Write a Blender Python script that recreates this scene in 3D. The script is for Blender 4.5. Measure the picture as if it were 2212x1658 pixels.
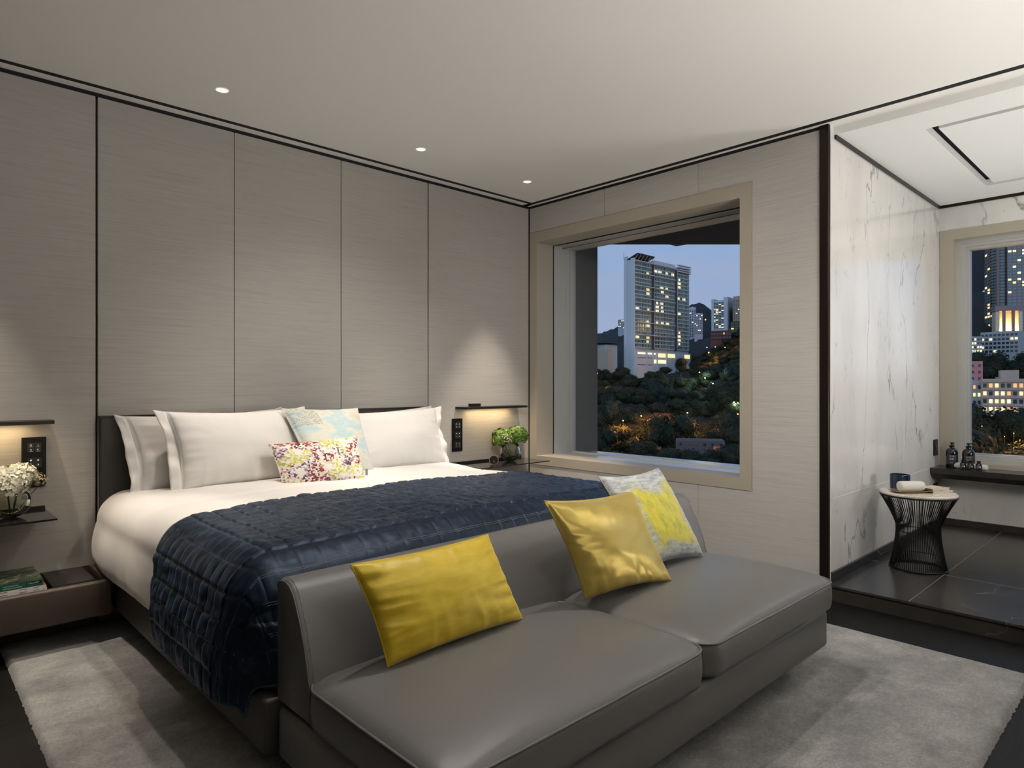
import bpy, bmesh, math, random
from mathutils import Vector, noise, Matrix
random.seed(7)
PI = math.pi
for o in list(bpy.data.objects): bpy.data.objects.remove(o)
SC = bpy.context.scene
COL = SC.collection

# ------------------------------------------------------------------ camera
FPX = 1413.0
TH = math.atan2(1484, 1413)
CAM = Vector((-3.824, -3.811, 1.2))
FW = Vector((math.cos(TH), math.sin(TH), 0))
RT = Vector((math.sin(TH), -math.cos(TH), 0))
cd = bpy.data.cameras.new('camera'); cam = bpy.data.objects.new('camera', cd); COL.objects.link(cam)
cam.location = CAM; cam.rotation_euler = (PI / 2, 0, TH - PI / 2)
cd.sensor_width = 36; cd.lens = FPX / 2212 * 36; cd.clip_start = .05; cd.clip_end = 6000
SC.camera = cam

# ------------------------------------------------------------------ sky (dusk)
W = bpy.data.worlds.new('dusk_sky'); SC.world = W; W.use_nodes = True
nt = W.node_tree; nt.nodes.clear()
out = nt.nodes.new('ShaderNodeOutputWorld'); bg = nt.nodes.new('ShaderNodeBackground')
tc = nt.nodes.new('ShaderNodeTexCoord'); sp = nt.nodes.new('ShaderNodeSeparateXYZ'); rp = nt.nodes.new('ShaderNodeValToRGB')
nz = nt.nodes.new('ShaderNodeTexNoise'); mp = nt.nodes.new('ShaderNodeMapping'); mx = nt.nodes.new('ShaderNodeMix'); mx.data_type = 'RGBA'
mp.inputs['Scale'].default_value = (3, 3, 14); nz.inputs['Scale'].default_value = 1.4; nz.inputs['Detail'].default_value = 6
nt.links.new(tc.outputs['Generated'], sp.inputs[0]); nt.links.new(sp.outputs['Z'], rp.inputs[0])
nt.links.new(tc.outputs['Generated'], mp.inputs[0]); nt.links.new(mp.outputs[0], nz.inputs[0])
cr = rp.color_ramp; cr.elements[0].position = .0; cr.elements[0].color = (.03, .035, .05, 1)
cr.elements[1].position = 1; cr.elements[1].color = (.10, .17, .36, 1)
e = cr.elements.new(.02); e.color = (.40, .42, .53, 1)
e = cr.elements.new(.10); e.color = (.30, .38, .58, 1)
e = cr.elements.new(.24); e.color = (.24, .38, .63, 1)
fr = nt.nodes.new('ShaderNodeMapRange'); fr.inputs[1].default_value = .48; fr.inputs[2].default_value = .72; fr.inputs[4].default_value = .35
nt.links.new(nz.outputs['Fac'], fr.inputs[0]); nt.links.new(fr.outputs[0], mx.inputs[0])
nt.links.new(rp.outputs[0], mx.inputs[6]); mx.inputs[7].default_value = (.38, .40, .50, 1)
nt.links.new(mx.outputs[2], bg.inputs[0]); 
nm_ = nt.nodes.new('ShaderNodeVectorMath'); nm_.operation = 'DOT_PRODUCT'; nm_.inputs[1].default_value = (-.82, -.55, .12)   # sky glow added behind the viewer, opposite the hill, to light the facades
nt.links.new(tc.outputs['Generated'], nm_.inputs[0])
gl_ = nt.nodes.new('ShaderNodeMapRange'); gl_.inputs[1].default_value = .1; gl_.inputs[2].default_value = 1; gl_.inputs[3].default_value = 1.12; gl_.inputs[4].default_value = 3.6
nt.links.new(nm_.outputs['Value'], gl_.inputs[0]); nt.links.new(gl_.outputs[0], bg.inputs[1])
nt.links.new(bg.outputs[0], out.inputs[0])

# ------------------------------------------------------------------ exposure
SC.view_settings.view_transform = 'Standard'; SC.view_settings.look = 'None'
SC.view_settings.exposure = 0.0; SC.view_settings.gamma = 1.0; SC.view_settings.use_curve_mapping = False

# ------------------------------------------------------------------ room lamps and added fill lights
def spot(x, y, z, tgt, watts, cone, blend=.35, col=(1, .86, .70), r=.03):
    d = bpy.data.lights.new('lamp_or_fill_light', 'SPOT'); d.energy = watts; d.spot_size = math.radians(cone); d.spot_blend = blend
    d.color = col; d.shadow_soft_size = r
    o = bpy.data.objects.new('lamp_or_fill_light', d); COL.objects.link(o); o.location = (x, y, z)
    o.rotation_euler = (Vector(tgt) - Vector((x, y, z))).to_track_quat('-Z', 'Y').to_euler()
    return o
def area(x, y, z, tgt, watts, sx, sy, col=(1, .9, .8), spread=180):
    d = bpy.data.lights.new('lamp_or_fill_light', 'AREA'); d.shape = 'RECTANGLE'; d.size = sx; d.size_y = sy; d.energy = watts; d.color = col
    d.spread = math.radians(spread)
    o = bpy.data.objects.new('lamp_or_fill_light', d); COL.objects.link(o); o.location = (x, y, z)
    o.rotation_euler = (Vector(tgt) - Vector((x, y, z))).to_track_quat('-Z', 'Y').to_euler()
    return o
WARM = (1, .88, .75); NEUT = (1, .95, .89); FILL = (1, .955, .90)
DL = [(-2.626, -.466), (-1.429, -.473), (-.489, -.468)]
spot(-2.626, -.466, 2.64, (-2.56, -.70, .7), 85, 60, .9, WARM)
spot(-1.429, -.473, 2.64, (-1.45, -.70, .7), 85, 60, .9, WARM)
spot(-.489, -.468, 2.64, (-.489, -.38, 0), 210, 48, .7, WARM)
spot(-3.64, -.468, 2.64, (-3.78, -.38, 0), 150, 50, .7, WARM)         # its twin left of the frame
spot(-2.95, -1.35, 2.64, (-3.5, -.95, 0), 75, 46, .4, WARM)        # over the rug on the left
spot(-2.6, -2.0, 2.64, (-2.5, -2.5, .4), 55, 110, .9, NEUT)           # over the bench
spot(-1.95, -2.3, 2.64, (-1.4, -2.7, .2), 62, 120, .9, NEUT)
spot(-2.05, -2.15, 2.62, (-1.9, -.15, .72), 84, 68, 1, NEUT, .06)   # aimed at the pillows
spot(-2.9, -3.3, 2.62, (0, -.95, .55), 250, 66, 1, NEUT, .12)          # aimed at the window wall
area(-1.6, -5.1, .8, (-1.5, -4.4, 2.66), 50, 1.2, 1.2, FILL, 150)  # added unseen fill, turned up to brighten the ceiling
area(-.8, -4.1, .35, (-1.0, -3.2, 2.66), 12, .7, .7, FILL, 150)        # added fill beside the viewer, lifts the ceiling near the corner
area(-3.6, -5.7, 1.0, (-3.5, -5.0, 2.66), 36, 1.0, 1.0, FILL, 140)  # added fill behind the viewer for ceiling bounce
area(1.1, -3.7, 2.55, (1.1, -3.4, 0), 8, 1.2, .7, (1, .98, .94))        # bathroom ceiling light
spot(1.5, -3.5, 2.55, (.5, -2.5, .5), 12, 80, .6, (1, .95, .88), .05)
area(1.15, -4.3, .9, (1.15, -3.2, 2.6), 25, .6, .3, (1, .98, .94))       # unseen upward light that brightens the bathroom ceiling

# ------------------------------------------------------------------ materials
def new_mat(name):
    m = bpy.data.materials.new(name); m.use_nodes = True
    return m, m.node_tree, m.node_tree.nodes['Principled BSDF']
def sset(b, **k):
    for n, v in k.items():
        n = n.replace('_', ' ')
        if n in b.inputs: b.inputs[n].default_value = v
def pm(name, col, rough=.5, metal=0, emis=None, es=0, sheen=0, coat=0, spec=.5, trans=0, ior=1.45, sheen_tint=None, nbump=0, nscale=60, aniso=0):
    m, t, b = new_mat(name)
    sset(b, Base_Color=(*col, 1), Roughness=rough, Metallic=metal, Sheen_Weight=sheen, Coat_Weight=coat, Transmission_Weight=trans, IOR=ior, Anisotropic=aniso)
    b.inputs['Specular IOR Level'].default_value = spec
    if sheen_tint: b.inputs['Sheen Tint'].default_value = (*sheen_tint, 1)
    if emis: sset(b, Emission_Color=(*emis, 1), Emission_Strength=es)
    if nbump:
        n = t.nodes.new('ShaderNodeTexNoise'); n.inputs['Scale'].default_value = nscale; n.inputs['Detail'].default_value = 4
        c = t.nodes.new('ShaderNodeTexCoord'); t.links.new(c.outputs['Object'], n.inputs[0])
        bp = t.nodes.new('ShaderNodeBump'); bp.inputs['Strength'].default_value = nbump; bp.inputs['Distance'].default_value = .004
        t.links.new(n.outputs['Fac'], bp.inputs['Height']); t.links.new(bp.outputs[0], b.inputs['Normal'])
    return m
class NG:
    """small helper around one material's node tree"""
    def __init__(s, name): s.m, s.t, s.b = new_mat(name); s.c = s.t.nodes.new('ShaderNodeTexCoord')
    def n(s, ty, **k):
        x = s.t.nodes.new(ty)
        for a, v in k.items(): setattr(x, a, v)
        return x
    def l(s, a, b): s.t.links.new(a, b)
    def mapping(s, src, scale=(1, 1, 1), rot=(0, 0, 0), loc=(0, 0, 0)):
        x = s.n('ShaderNodeMapping'); x.inputs['Scale'].default_value = scale; x.inputs['Rotation'].default_value = rot; x.inputs['Location'].default_value = loc
        s.l(s.c.outputs[src], x.inputs[0]); return x.outputs[0]
    def noise(s, vec, scale, detail=4, rough=.5, dist=0):
        x = s.n('ShaderNodeTexNoise'); x.inputs['Scale'].default_value = scale; x.inputs['Detail'].default_value = detail
        x.inputs['Roughness'].default_value = rough; x.inputs['Distortion'].default_value = dist; s.l(vec, x.inputs['Vector']); return x.outputs['Fac']
    def ramp(s, fac, stops, interp='LINEAR'):
        x = s.n('ShaderNodeValToRGB'); r = x.color_ramp; r.interpolation = interp
        while len(r.elements) < len(stops): r.elements.new(.5)
        for e, (p, c) in zip(r.elements, stops): e.position = p; e.color = (*c, 1) if len(c) == 3 else c
        s.l(fac, x.inputs[0]); return x.outputs[0]
    def mix(s, fac, a, b, mode='MIX'):
        x = s.n('ShaderNodeMix', data_type='RGBA', blend_type=mode)
        for i, v in ((0, fac), (6, a), (7, b)):
            if isinstance(v, (int, float)): x.inputs[i].default_value = v
            elif isinstance(v, tuple): x.inputs[i].default_value = (*v, 1)
            else: s.l(v, x.inputs[i])
        return x.outputs[2]
    def math(s, op, a, b=0., c=None):
        x = s.n('ShaderNodeMath', operation=op)
        for i, v in enumerate((a, b) if c is None else (a, b, c)):
            if isinstance(v, (int, float)): x.inputs[i].default_value = v
            else: s.l(v, x.inputs[i])
        return x.outputs[0]
    def bump(s, h, strength, dist=.002):
        x = s.n('ShaderNodeBump'); x.inputs['Strength'].default_value = strength; x.inputs['Distance'].default_value = dist
        s.l(h, x.inputs['Height']); s.l(x.outputs[0], s.b.inputs['Normal'])
    def base(s, c): s.l(c, s.b.inputs['Base Color'])

def fabric_wall(name, col, axis):
    g = NG(name)
    sc = (2.5, 1, 130) if axis == 'x' else (1, 2.5, 130)
    sc2 = (9, 1, 420) if axis == 'x' else (1, 9, 420)
    a = g.noise(g.mapping('Object', sc), 1, 5, .6); b_ = g.noise(g.mapping('Object', sc2), 1, 3, .7)
    f = g.math('ADD', g.math('MULTIPLY', a, .55), g.math('MULTIPLY', b_, .45))
    d = tuple(c * .86 for c in col); l_ = tuple(min(1, c * 1.09) for c in col)
    g.base(g.ramp(f, [(.34, d), (.5, col), (.66, l_)]))
    slub = g.ramp(g.noise(g.mapping('Object', (14, 14, 260)), 1, 2, .5), [(.70, (0, 0, 0)), (.80, (1, 1, 1))])
    h = g.math('ADD', f, g.math('MULTIPLY', slub, .6))
    g.bump(h, .32, .0015); sset(g.b, Roughness=.62, Sheen_Weight=.15); g.b.inputs['Specular IOR Level'].default_value = .35
    return g.m
M = {}
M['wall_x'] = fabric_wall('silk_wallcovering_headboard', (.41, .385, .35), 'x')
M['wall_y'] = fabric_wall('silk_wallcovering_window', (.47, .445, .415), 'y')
M['ceiling'] = pm('ceiling_paint', (.80, .77, .735), .9)
M['ceiling2'] = pm('alcove_ceiling_paint', (.76, .76, .735), .9)
M['black'] = pm('black_shadow_gap', (.006, .006, .006), .7)
M['bronze'] = pm('dark_bronze_metal', (.035, .025, .02), .35, .8)
M['bronze_matt'] = pm('blackened_bronze_shelf', (.03, .026, .023), .4, .5)
M['gloss_black'] = pm('black_glass', (.012, .012, .013), .06, 0, coat=.5)
M['matt_black'] = pm('matt_black_plastic', (.007, .007, .007), .4, spec=.3)
M['key'] = pm('dark_grey_key', (.02, .021, .02), .45)
M['icon'] = pm('white_icon', (.7, .7, .68), .5, emis=(1, 1, .95), es=.35)
M['frame'] = pm('taupe_painted_frame', (.40, .36, .29), .45)
M['frame_lt'] = pm('pale_aluminium_frame', (.46, .46, .43), .4, .15)
M['sill'] = pm('satin_aluminium_sill', (.74, .75, .76), .28, .6)
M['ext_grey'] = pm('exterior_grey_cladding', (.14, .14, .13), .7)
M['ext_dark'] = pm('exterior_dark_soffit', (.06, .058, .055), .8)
M['leather'] = pm('taupe_grey_leather', (.125, .121, .115), .38, nbump=.12, nscale=420, spec=.5)
M['leather_bed'] = pm('dark_taupe_leather', (.055, .05, .045), .5, nbump=.1, nscale=400)
M['leather_brown'] = pm('brown_bronze_leather', (.065, .048, .038), .42, nbump=.1, nscale=400)
M['headboard'] = pm('headboard_leather', (.04, .037, .035), .45)
M['stitch'] = pm('grey_thread', (.26, .25, .23), .6)
M['linen'] = pm('white_cotton', (.76, .735, .70), .75, sheen=.2, nbump=.05, nscale=900)
M['linen_grey'] = pm('off_white_cotton', (.68, .655, .63), .75, sheen=.2)
M['teal_edge'] = pm('teal_binding', (.005, .035, .06), .6)

def m_velvet_quilt():
    g = NG('navy_velvet')
    n = g.noise(g.mapping('Object', (5, 9, 9)), 2.2, 5, .6, 1.2)
    g.base(g.ramp(n, [(.30, (.003, .005, .009)), (.55, (.007, .012, .022)), (.75, (.022, .034, .062))]))
    sset(g.b, Roughness=.42, Sheen_Weight=.45, Sheen_Roughness=.35, Specular_Tint=(.55, .72, 1, 1)); g.b.inputs['Sheen Tint'].default_value = (.26, .42, .72, 1); g.b.inputs['Specular IOR Level'].default_value = .42
    f = g.noise(g.mapping('Object'), 160, 4, .7); g.bump(f, .35, .002)
    return g.m
M['quilt'] = m_velvet_quilt()
M['thread'] = pm('pale_blue_thread', (.16, .19, .24), .6)
def m_velvet(name, c1, c2, c3, rough=.42, sheen=.8, tint=(1, .85, .4), sc=5, spec=.5, metal=0):
    g = NG(name); n = g.noise(g.mapping('UV', (1, 1.4, 1)), sc, 4, .55, .8)
    g.base(g.ramp(n, [(.3, c1), (.5, c2), (.72, c3)]))
    sset(g.b, Roughness=rough, Sheen_Weight=sheen, Sheen_Roughness=.35, Metallic=metal); g.b.inputs['Sheen Tint'].default_value = (*tint, 1)
    g.b.inputs['Specular IOR Level'].default_value = spec
    g.bump(g.noise(g.mapping('Object'), 240, 3, .7), .15, .0015); return g.m
M['yellow_velvet'] = m_velvet('mustard_velvet', (.50, .35, .014), (.57, .41, .020), (.64, .48, .04))
M['gold_satin'] = m_velvet('gold_satin', (.50, .36, .07), (.58, .43, .10), (.62, .47, .13), rough=.33, sheen=.3, sc=3, spec=.8, metal=.6)
M['cushion_back'] = pm('grey_cushion_backing', (.22, .22, .21), .8)

def m_abstract():
    g = NG('yellow_grey_print')
    uv = g.mapping('UV'); s = g.n('ShaderNodeSeparateXYZ'); g.l(uv, s.inputs[0])
    big = g.noise(g.mapping('UV', (1, 1.6, 1)), 2.6, 3, .5)
    grain = g.noise(g.mapping('UV', (1, 1, 1)), 130, 3, .8)
    cx = g.math('ABSOLUTE', g.math('SUBTRACT', s.outputs[0], .52)); cy = g.math('ABSOLUTE', g.math('SUBTRACT', s.outputs[1], .47))
    d = g.math('MAXIMUM', g.math('MULTIPLY', cx, 1.1), g.math('MULTIPLY', cy, 1.15))
    f = g.math('ADD', d, g.math('ADD', g.math('MULTIPLY', g.math('SUBTRACT', big, .5), .45), g.math('MULTIPLY', g.math('SUBTRACT', grain, .5), .55)))
    edge = g.ramp(f, [(.33, (0, 0, 0)), (.40, (1, 1, 1))])
    yel = g.ramp(g.noise(g.mapping('UV', (1.5, .8, 1)), 5, 8, .8, .1), [(.35, (.22, .25, .03)), (.5, (.42, .37, .025)), (.7, (.58, .48, .03))])
    gr = g.ramp(g.noise(g.mapping('UV', (1, 3, 1)), 7, 6, .75), [(.35, (.12, .14, .19)), (.5, (.30, .32, .31)), (.68, (.50, .49, .44))])
    g.base(g.mix(edge, yel, gr)); sset(g.b, Roughness=.75, Sheen_Weight=.2); return g.m
M['abstract'] = m_abstract()
def m_floral():
    g = NG('multicolour_brush_print')
    v = g.n('ShaderNodeTexVoronoi', distance='CHEBYCHEV'); v.inputs['Scale'].default_value = 30; v.inputs['Randomness'].default_value = .75
    wv = g.mapping('UV', (1.7, 1, 1)); wn = g.n('ShaderNodeTexNoise'); wn.inputs['Scale'].default_value = 30; g.l(wv, wn.inputs['Vector'])
    wr = g.mix(.02, wv, wn.outputs['Color'], 'ADD'); g.l(wr, v.inputs['Vector'])
    s = g.n('ShaderNodeSeparateColor'); g.l(v.outputs['Color'], s.inputs[0])
    cell = s.outputs[0]; cell2 = s.outputs[1]
    W_ = (.80, .76, .70)
    reds = g.ramp(cell, [(0, (.30, .02, .04)), (.22, (.42, .05, .07)), (.34, (.06, .03, .02)), (.5, W_), (.72, (.62, .42, .16)), (.8, (.78, .66, .62))], 'CONSTANT')
    yels = g.ramp(cell, [(0, (.52, .60, .10)), (.2, (.70, .66, .20)), (.38, (.45, .42, .22)), (.48, W_), (.85, (.66, .50, .10))], 'CONSTANT')
    pur = g.ramp(cell, [(0, (.22, .08, .20)), (.18, (.55, .42, .58)), (.38, (.08, .05, .04)), (.5, W_), (.8, (.66, .62, .40))], 'CONSTANT')
    n1 = g.ramp(g.noise(g.mapping('UV', (1.4, 1, 1), loc=(2.3, .4, 0)), 2.6, 2), [(.46, (0, 0, 0)), (.54, (1, 1, 1))])
    n2 = g.ramp(g.noise(g.mapping('UV', (1.4, 1, 1), loc=(7, 3, 0)), 2.9, 2), [(.50, (0, 0, 0)), (.57, (1, 1, 1))])
    c = g.mix(n1, reds, yels); c = g.mix(n2, c, pur)
    wh = g.ramp(g.noise(g.mapping('UV', (1.4, 1, 1), loc=(1, 9, 0)), 5, 3), [(.54, (0, 0, 0)), (.60, (1, 1, 1))])
    g.base(g.mix(wh, c, W_)); sset(g.b, Roughness=.75, Sheen_Weight=.1); return g.m
M['floral'] = m_floral()
def m_aqua():
    g = NG('pale_aqua_print')
    b1 = g.ramp(g.noise(g.mapping('UV', (1, 1.8, 1)), 2.4, 4, .6, .4), [(.32, (.66, .60, .46)), (.46, (.70, .70, .62)), (.58, (.46, .62, .64)), (.74, (.66, .70, .68))])
    st = g.ramp(g.noise(g.mapping('UV', (2.2, 9, 1), rot=(0, 0, .35)), 5, 6, .75, 1.2), [(.60, (0, 0, 0)), (.66, (1, 1, 1))])
    gm = g.ramp(g.noise(g.mapping('UV', loc=(4.2, 1.1, 0)), 3.4, 2), [(.52, (0, 0, 0)), (.60, (1, 1, 1))])
    c = g.mix(g.math('MULTIPLY', st, gm), b1, (.16, .26, .08))
    s = g.n('ShaderNodeSeparateXYZ'); g.l(g.c.outputs['UV'], s.inputs[0])
    tl = g.math('MULTIPLY', g.math('LESS_THAN', s.outputs[0], .34), g.math('GREATER_THAN', s.outputs[1], .70))
    sc = g.ramp(g.noise(g.mapping('UV', (3, 7, 1)), 6, 5, .7, 2), [(.50, (0, 0, 0)), (.53, (1, 1, 1)), (.58, (0, 0, 0))])
    g.base(g.mix(g.math('MULTIPLY', tl, sc), c, (.06, .05, .04))); sset(g.b, Roughness=.7, Sheen_Weight=.1); return g.m
M['aqua'] = m_aqua()

def m_rug():
    g = NG('silver_grey_wool_rug')
    big = g.noise(g.mapping('Object', (1, 1.3, 1)), 4.5, 9, .72, .15); fine = g.noise(g.mapping('Object'), 95, 3, .9)
    f = g.math('ADD', g.math('MULTIPLY', big, .6), g.math('MULTIPLY', fine, .4))
    g.base(g.ramp(f, [(.38, (.09, .088, .08)), (.5, (.22, .217, .20)), (.62, (.42, .415, .39))]))
    sset(g.b, Roughness=.8, Sheen_Weight=.5); h = g.noise(g.mapping('Object'), 260, 3, .9); g.bump(h, .9, .006); return g.m
M['rug'] = m_rug()
def m_darkwood():
    g = NG('black_stained_oak')
    f = g.noise(g.mapping('Object', (2, 26, 1)), 3, 6, .65, 1.0)
    g.base(g.ramp(f, [(.35, (.003, .003, .003)), (.65, (.011, .010, .009))])); sset(g.b, Roughness=.5); g.b.inputs['Specular IOR Level'].default_value = .18
    w = g.n('ShaderNodeTexBrick'); w.inputs['Scale'].default_value = 1; w.inputs['Mortar Size'].default_value = .004
    g.bump(f, .4, .002); return g.m
M['wood'] = m_darkwood()
def m_marble(name, vert):
    g = NG(name)
    vec = g.mapping('Object', (1.7, 1.7, .62), rot=(0, .55, 0) if vert == 'y' else (.55, 0, 0))
    n1 = g.noise(vec, .9, 7, .55, .35); n2 = g.noise(vec, 2.3, 8, .6, .3)
    v1 = g.ramp(n1, [(.492, (0, 0, 0)), (.5, (1, 1, 1)), (.508, (0, 0, 0))])
    v2 = g.ramp(n2, [(.495, (0, 0, 0)), (.5, (1, 1, 1)), (.505, (0, 0, 0))])
    msk = g.ramp(g.noise(g.mapping('Object'), 2.4, 2), [(.45, (0, 0, 0)), (.62, (1, 1, 1))])
    msk2 = g.ramp(g.noise(g.mapping('Object', loc=(5, 5, 5)), 3.4, 2), [(.50, (0, 0, 0)), (.62, (1, 1, 1))])
    cloud = g.ramp(g.noise(vec, 1.2, 5, .6), [(.3, (.60, .585, .55)), (.6, (.72, .705, .67))])
    spk = g.ramp(g.noise(g.mapping('Object', (9, 9, 3.4), rot=(0, .5, 0)), 3.2, 2, .5), [(.74, (0, 0, 0)), (.77, (1, 1, 1))])
    c = g.mix(g.math('MULTIPLY', g.math('MULTIPLY', v1, msk), .75), cloud, (.12, .12, .13))
    c = g.mix(g.math('MULTIPLY', g.math('MULTIPLY', v2, msk2), .55), c, (.20, .20, .20))
    c = g.mix(g.math('MULTIPLY', spk, .6), c, (.15, .15, .15))
    g.base(c); sset(g.b, Roughness=.12); g.b.inputs['Specular IOR Level'].default_value = .5; return g.m
M['marble_y'] = m_marble('white_veined_marble_side', 'y')
M['marble_x'] = m_marble('white_veined_marble_far', 'x')
def m_dmarble():
    g = NG('dark_grey_marble')
    vec = g.mapping('Object', (1, 1.3, 1), rot=(0, 0, .5))
    n1 = g.noise(vec, .9, 5, .5, .3); n2 = g.noise(vec, 2.0, 6, .5, .4)
    v1 = g.ramp(n1, [(.493, (0, 0, 0)), (.5, (1, 1, 1)), (.507, (0, 0, 0))]); v2 = g.ramp(n2, [(.495, (0, 0, 0)), (.5, (1, 1, 1)), (.505, (0, 0, 0))])
    msk = g.ramp(g.noise(g.mapping('Object', loc=(3, 1, 0)), 2.2, 3), [(.50, (0, 0, 0)), (.75, (1, 1, 1))])
    cl = g.ramp(g.noise(vec, 1.5, 6, .6), [(.3, (.022, .02, .018)), (.7, (.05, .045, .04))])
    c = g.mix(g.math('MULTIPLY', g.math('ADD', g.math('MULTIPLY', v1, .8), g.math('MULTIPLY', v2, .6)), msk), cl, (.30, .28, .25))
    g.base(c); sset(g.b, Roughness=.24); return g.m
M['dmarble'] = m_dmarble()
def m_glass(name, tint=(1, 1, 1), refl=1.0):
    m = bpy.data.materials.new(name); m.use_nodes = True; t = m.node_tree; t.nodes.clear()
    o = t.nodes.new('ShaderNodeOutputMaterial'); a = t.nodes.new('ShaderNodeBsdfTransparent'); b = t.nodes.new('ShaderNodeBsdfGlossy')
    f = t.nodes.new('ShaderNodeFresnel'); f.inputs[0].default_value = 1.3; x = t.nodes.new('ShaderNodeMixShader')
    mu = t.nodes.new('ShaderNodeMath'); mu.operation = 'MULTIPLY'; mu.inputs[1].default_value = refl
    a.inputs[0].default_value = (*tint, 1); b.inputs['Roughness'].default_value = .02
    t.links.new(f.outputs[0], mu.inputs[0]); t.links.new(mu.outputs[0], x.inputs[0]); t.links.new(a.outputs[0], x.inputs[1]); t.links.new(b.outputs[0], x.inputs[2]); t.links.new(x.outputs[0], o.inputs[0])
    return m
M['pane'] = m_glass('window_glass', (.97, .98, .98), .25)
M['vase_glass'] = m_glass('clear_thin_glass', (.97, .98, .97), 1.3)
M['water'] = m_glass('water', (.86, .87, .80), 1.0)
M['stem'] = pm('green_stem', (.03, .09, .02), .5)
M['leaf'] = pm('dark_green_leaf', (.03, .07, .02), .5)
def petal(name, a, b_):
    g = NG(name); x = g.n('ShaderNodeNewGeometry'); g.base(g.ramp(x.outputs['Random Per Island'], [(0, a), (1, b_)])); sset(g.b, Roughness=.55); return g.m
M['petal_white'] = petal('cream_white_petal', (.55, .52, .36), (.88, .84, .70))
M['petal_green'] = petal('green_hydrangea_petal', (.03, .08, .007), (.17, .28, .03))
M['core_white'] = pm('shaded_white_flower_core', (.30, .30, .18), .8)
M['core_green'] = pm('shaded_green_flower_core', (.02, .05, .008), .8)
M['petal_cream'] = pm('cream_blossom', (.72, .66, .42), .6)
M['petal_brown'] = pm('tan_blossom', (.48, .36, .22), .6)
M['copper'] = pm('rose_copper_metal', (.62, .36, .20), .25, 1)
M['hand'] = pm('clock_hand_metal', (.75, .62, .5), .35, .6)
M['brass'] = pm('antique_brass', (.36, .25, .11), .35, .8)
M['navy_glass'] = pm('navy_lacquered_glass', (.008, .018, .045), .08, coat=.6)
M['gold_print'] = pm('gold_lettering', (.6, .45, .2), .4, .5)
M['wax'] = pm('cream_wax', (.6, .55, .45), .5)
M['bottle'] = pm('dark_brown_bottle', (.012, .010, .010), .12, coat=.4)
M['label_grey'] = pm('dark_label', (.035, .035, .04), .5)
M['label_text'] = pm('pale_label_print', (.38, .38, .38), .6)
M['towel'] = pm('white_terry_towel', (.80, .77, .72), .9, sheen=.5, nbump=.9, nscale=500)
M['paper'] = pm('book_pages', (.66, .62, .55), .8)
M['white_spine'] = pm('white_book_cover', (.66, .65, .63), .5)
M['orange_cover'] = pm('rust_cover_line', (.35, .10, .03), .5)
M['green_cover'] = pm('green_book_spine', (.01, .10, .065), .45)
M['white_ink'] = pm('white_lettering', (.7, .72, .7), .6)
def m_cover(name, stops, sc=9):
    g = NG(name); g.base(g.ramp(g.noise(g.mapping('Object', (1, 1.6, 1)), sc, 4, .65, 1), stops)); sset(g.b, Roughness=.25); return g.m
M['garden_cover'] = m_cover('garden_photo_cover', [(.36, (.02, .025, .02)), (.46, (.03, .08, .02)), (.53, (.14, .15, .12)), (.58, (.10, .16, .04)), (.66, (.40, .40, .34))], 24)
M['cream_cover'] = m_cover('cream_illustrated_cover', [(.40, (.62, .54, .38)), (.52, (.75, .68, .52)), (.60, (.30, .20, .10)), (.66, (.72, .65, .5))], 14)
M['brown_cover'] = m_cover('brown_marbled_cover', [(.42, (.08, .05, .03)), (.5, (.40, .28, .15)), (.62, (.6, .5, .35))], 30)
M['travertine'] = m_cover('pale_stone_top', [(.3, (.50, .45, .38)), (.6, (.66, .61, .54))], 12)
M['lamp_disc'] = pm('downlight_lens', (.8, .8, .75), .5, emis=(1, .97, .9), es=.75)
M['led'] = pm('warm_led_strip', (.8, .6, .3), .5, emis=(1, .72, .38), es=3)
M['tag'] = pm('grey_fabric_tag', (.22, .24, .22), .8)

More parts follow.
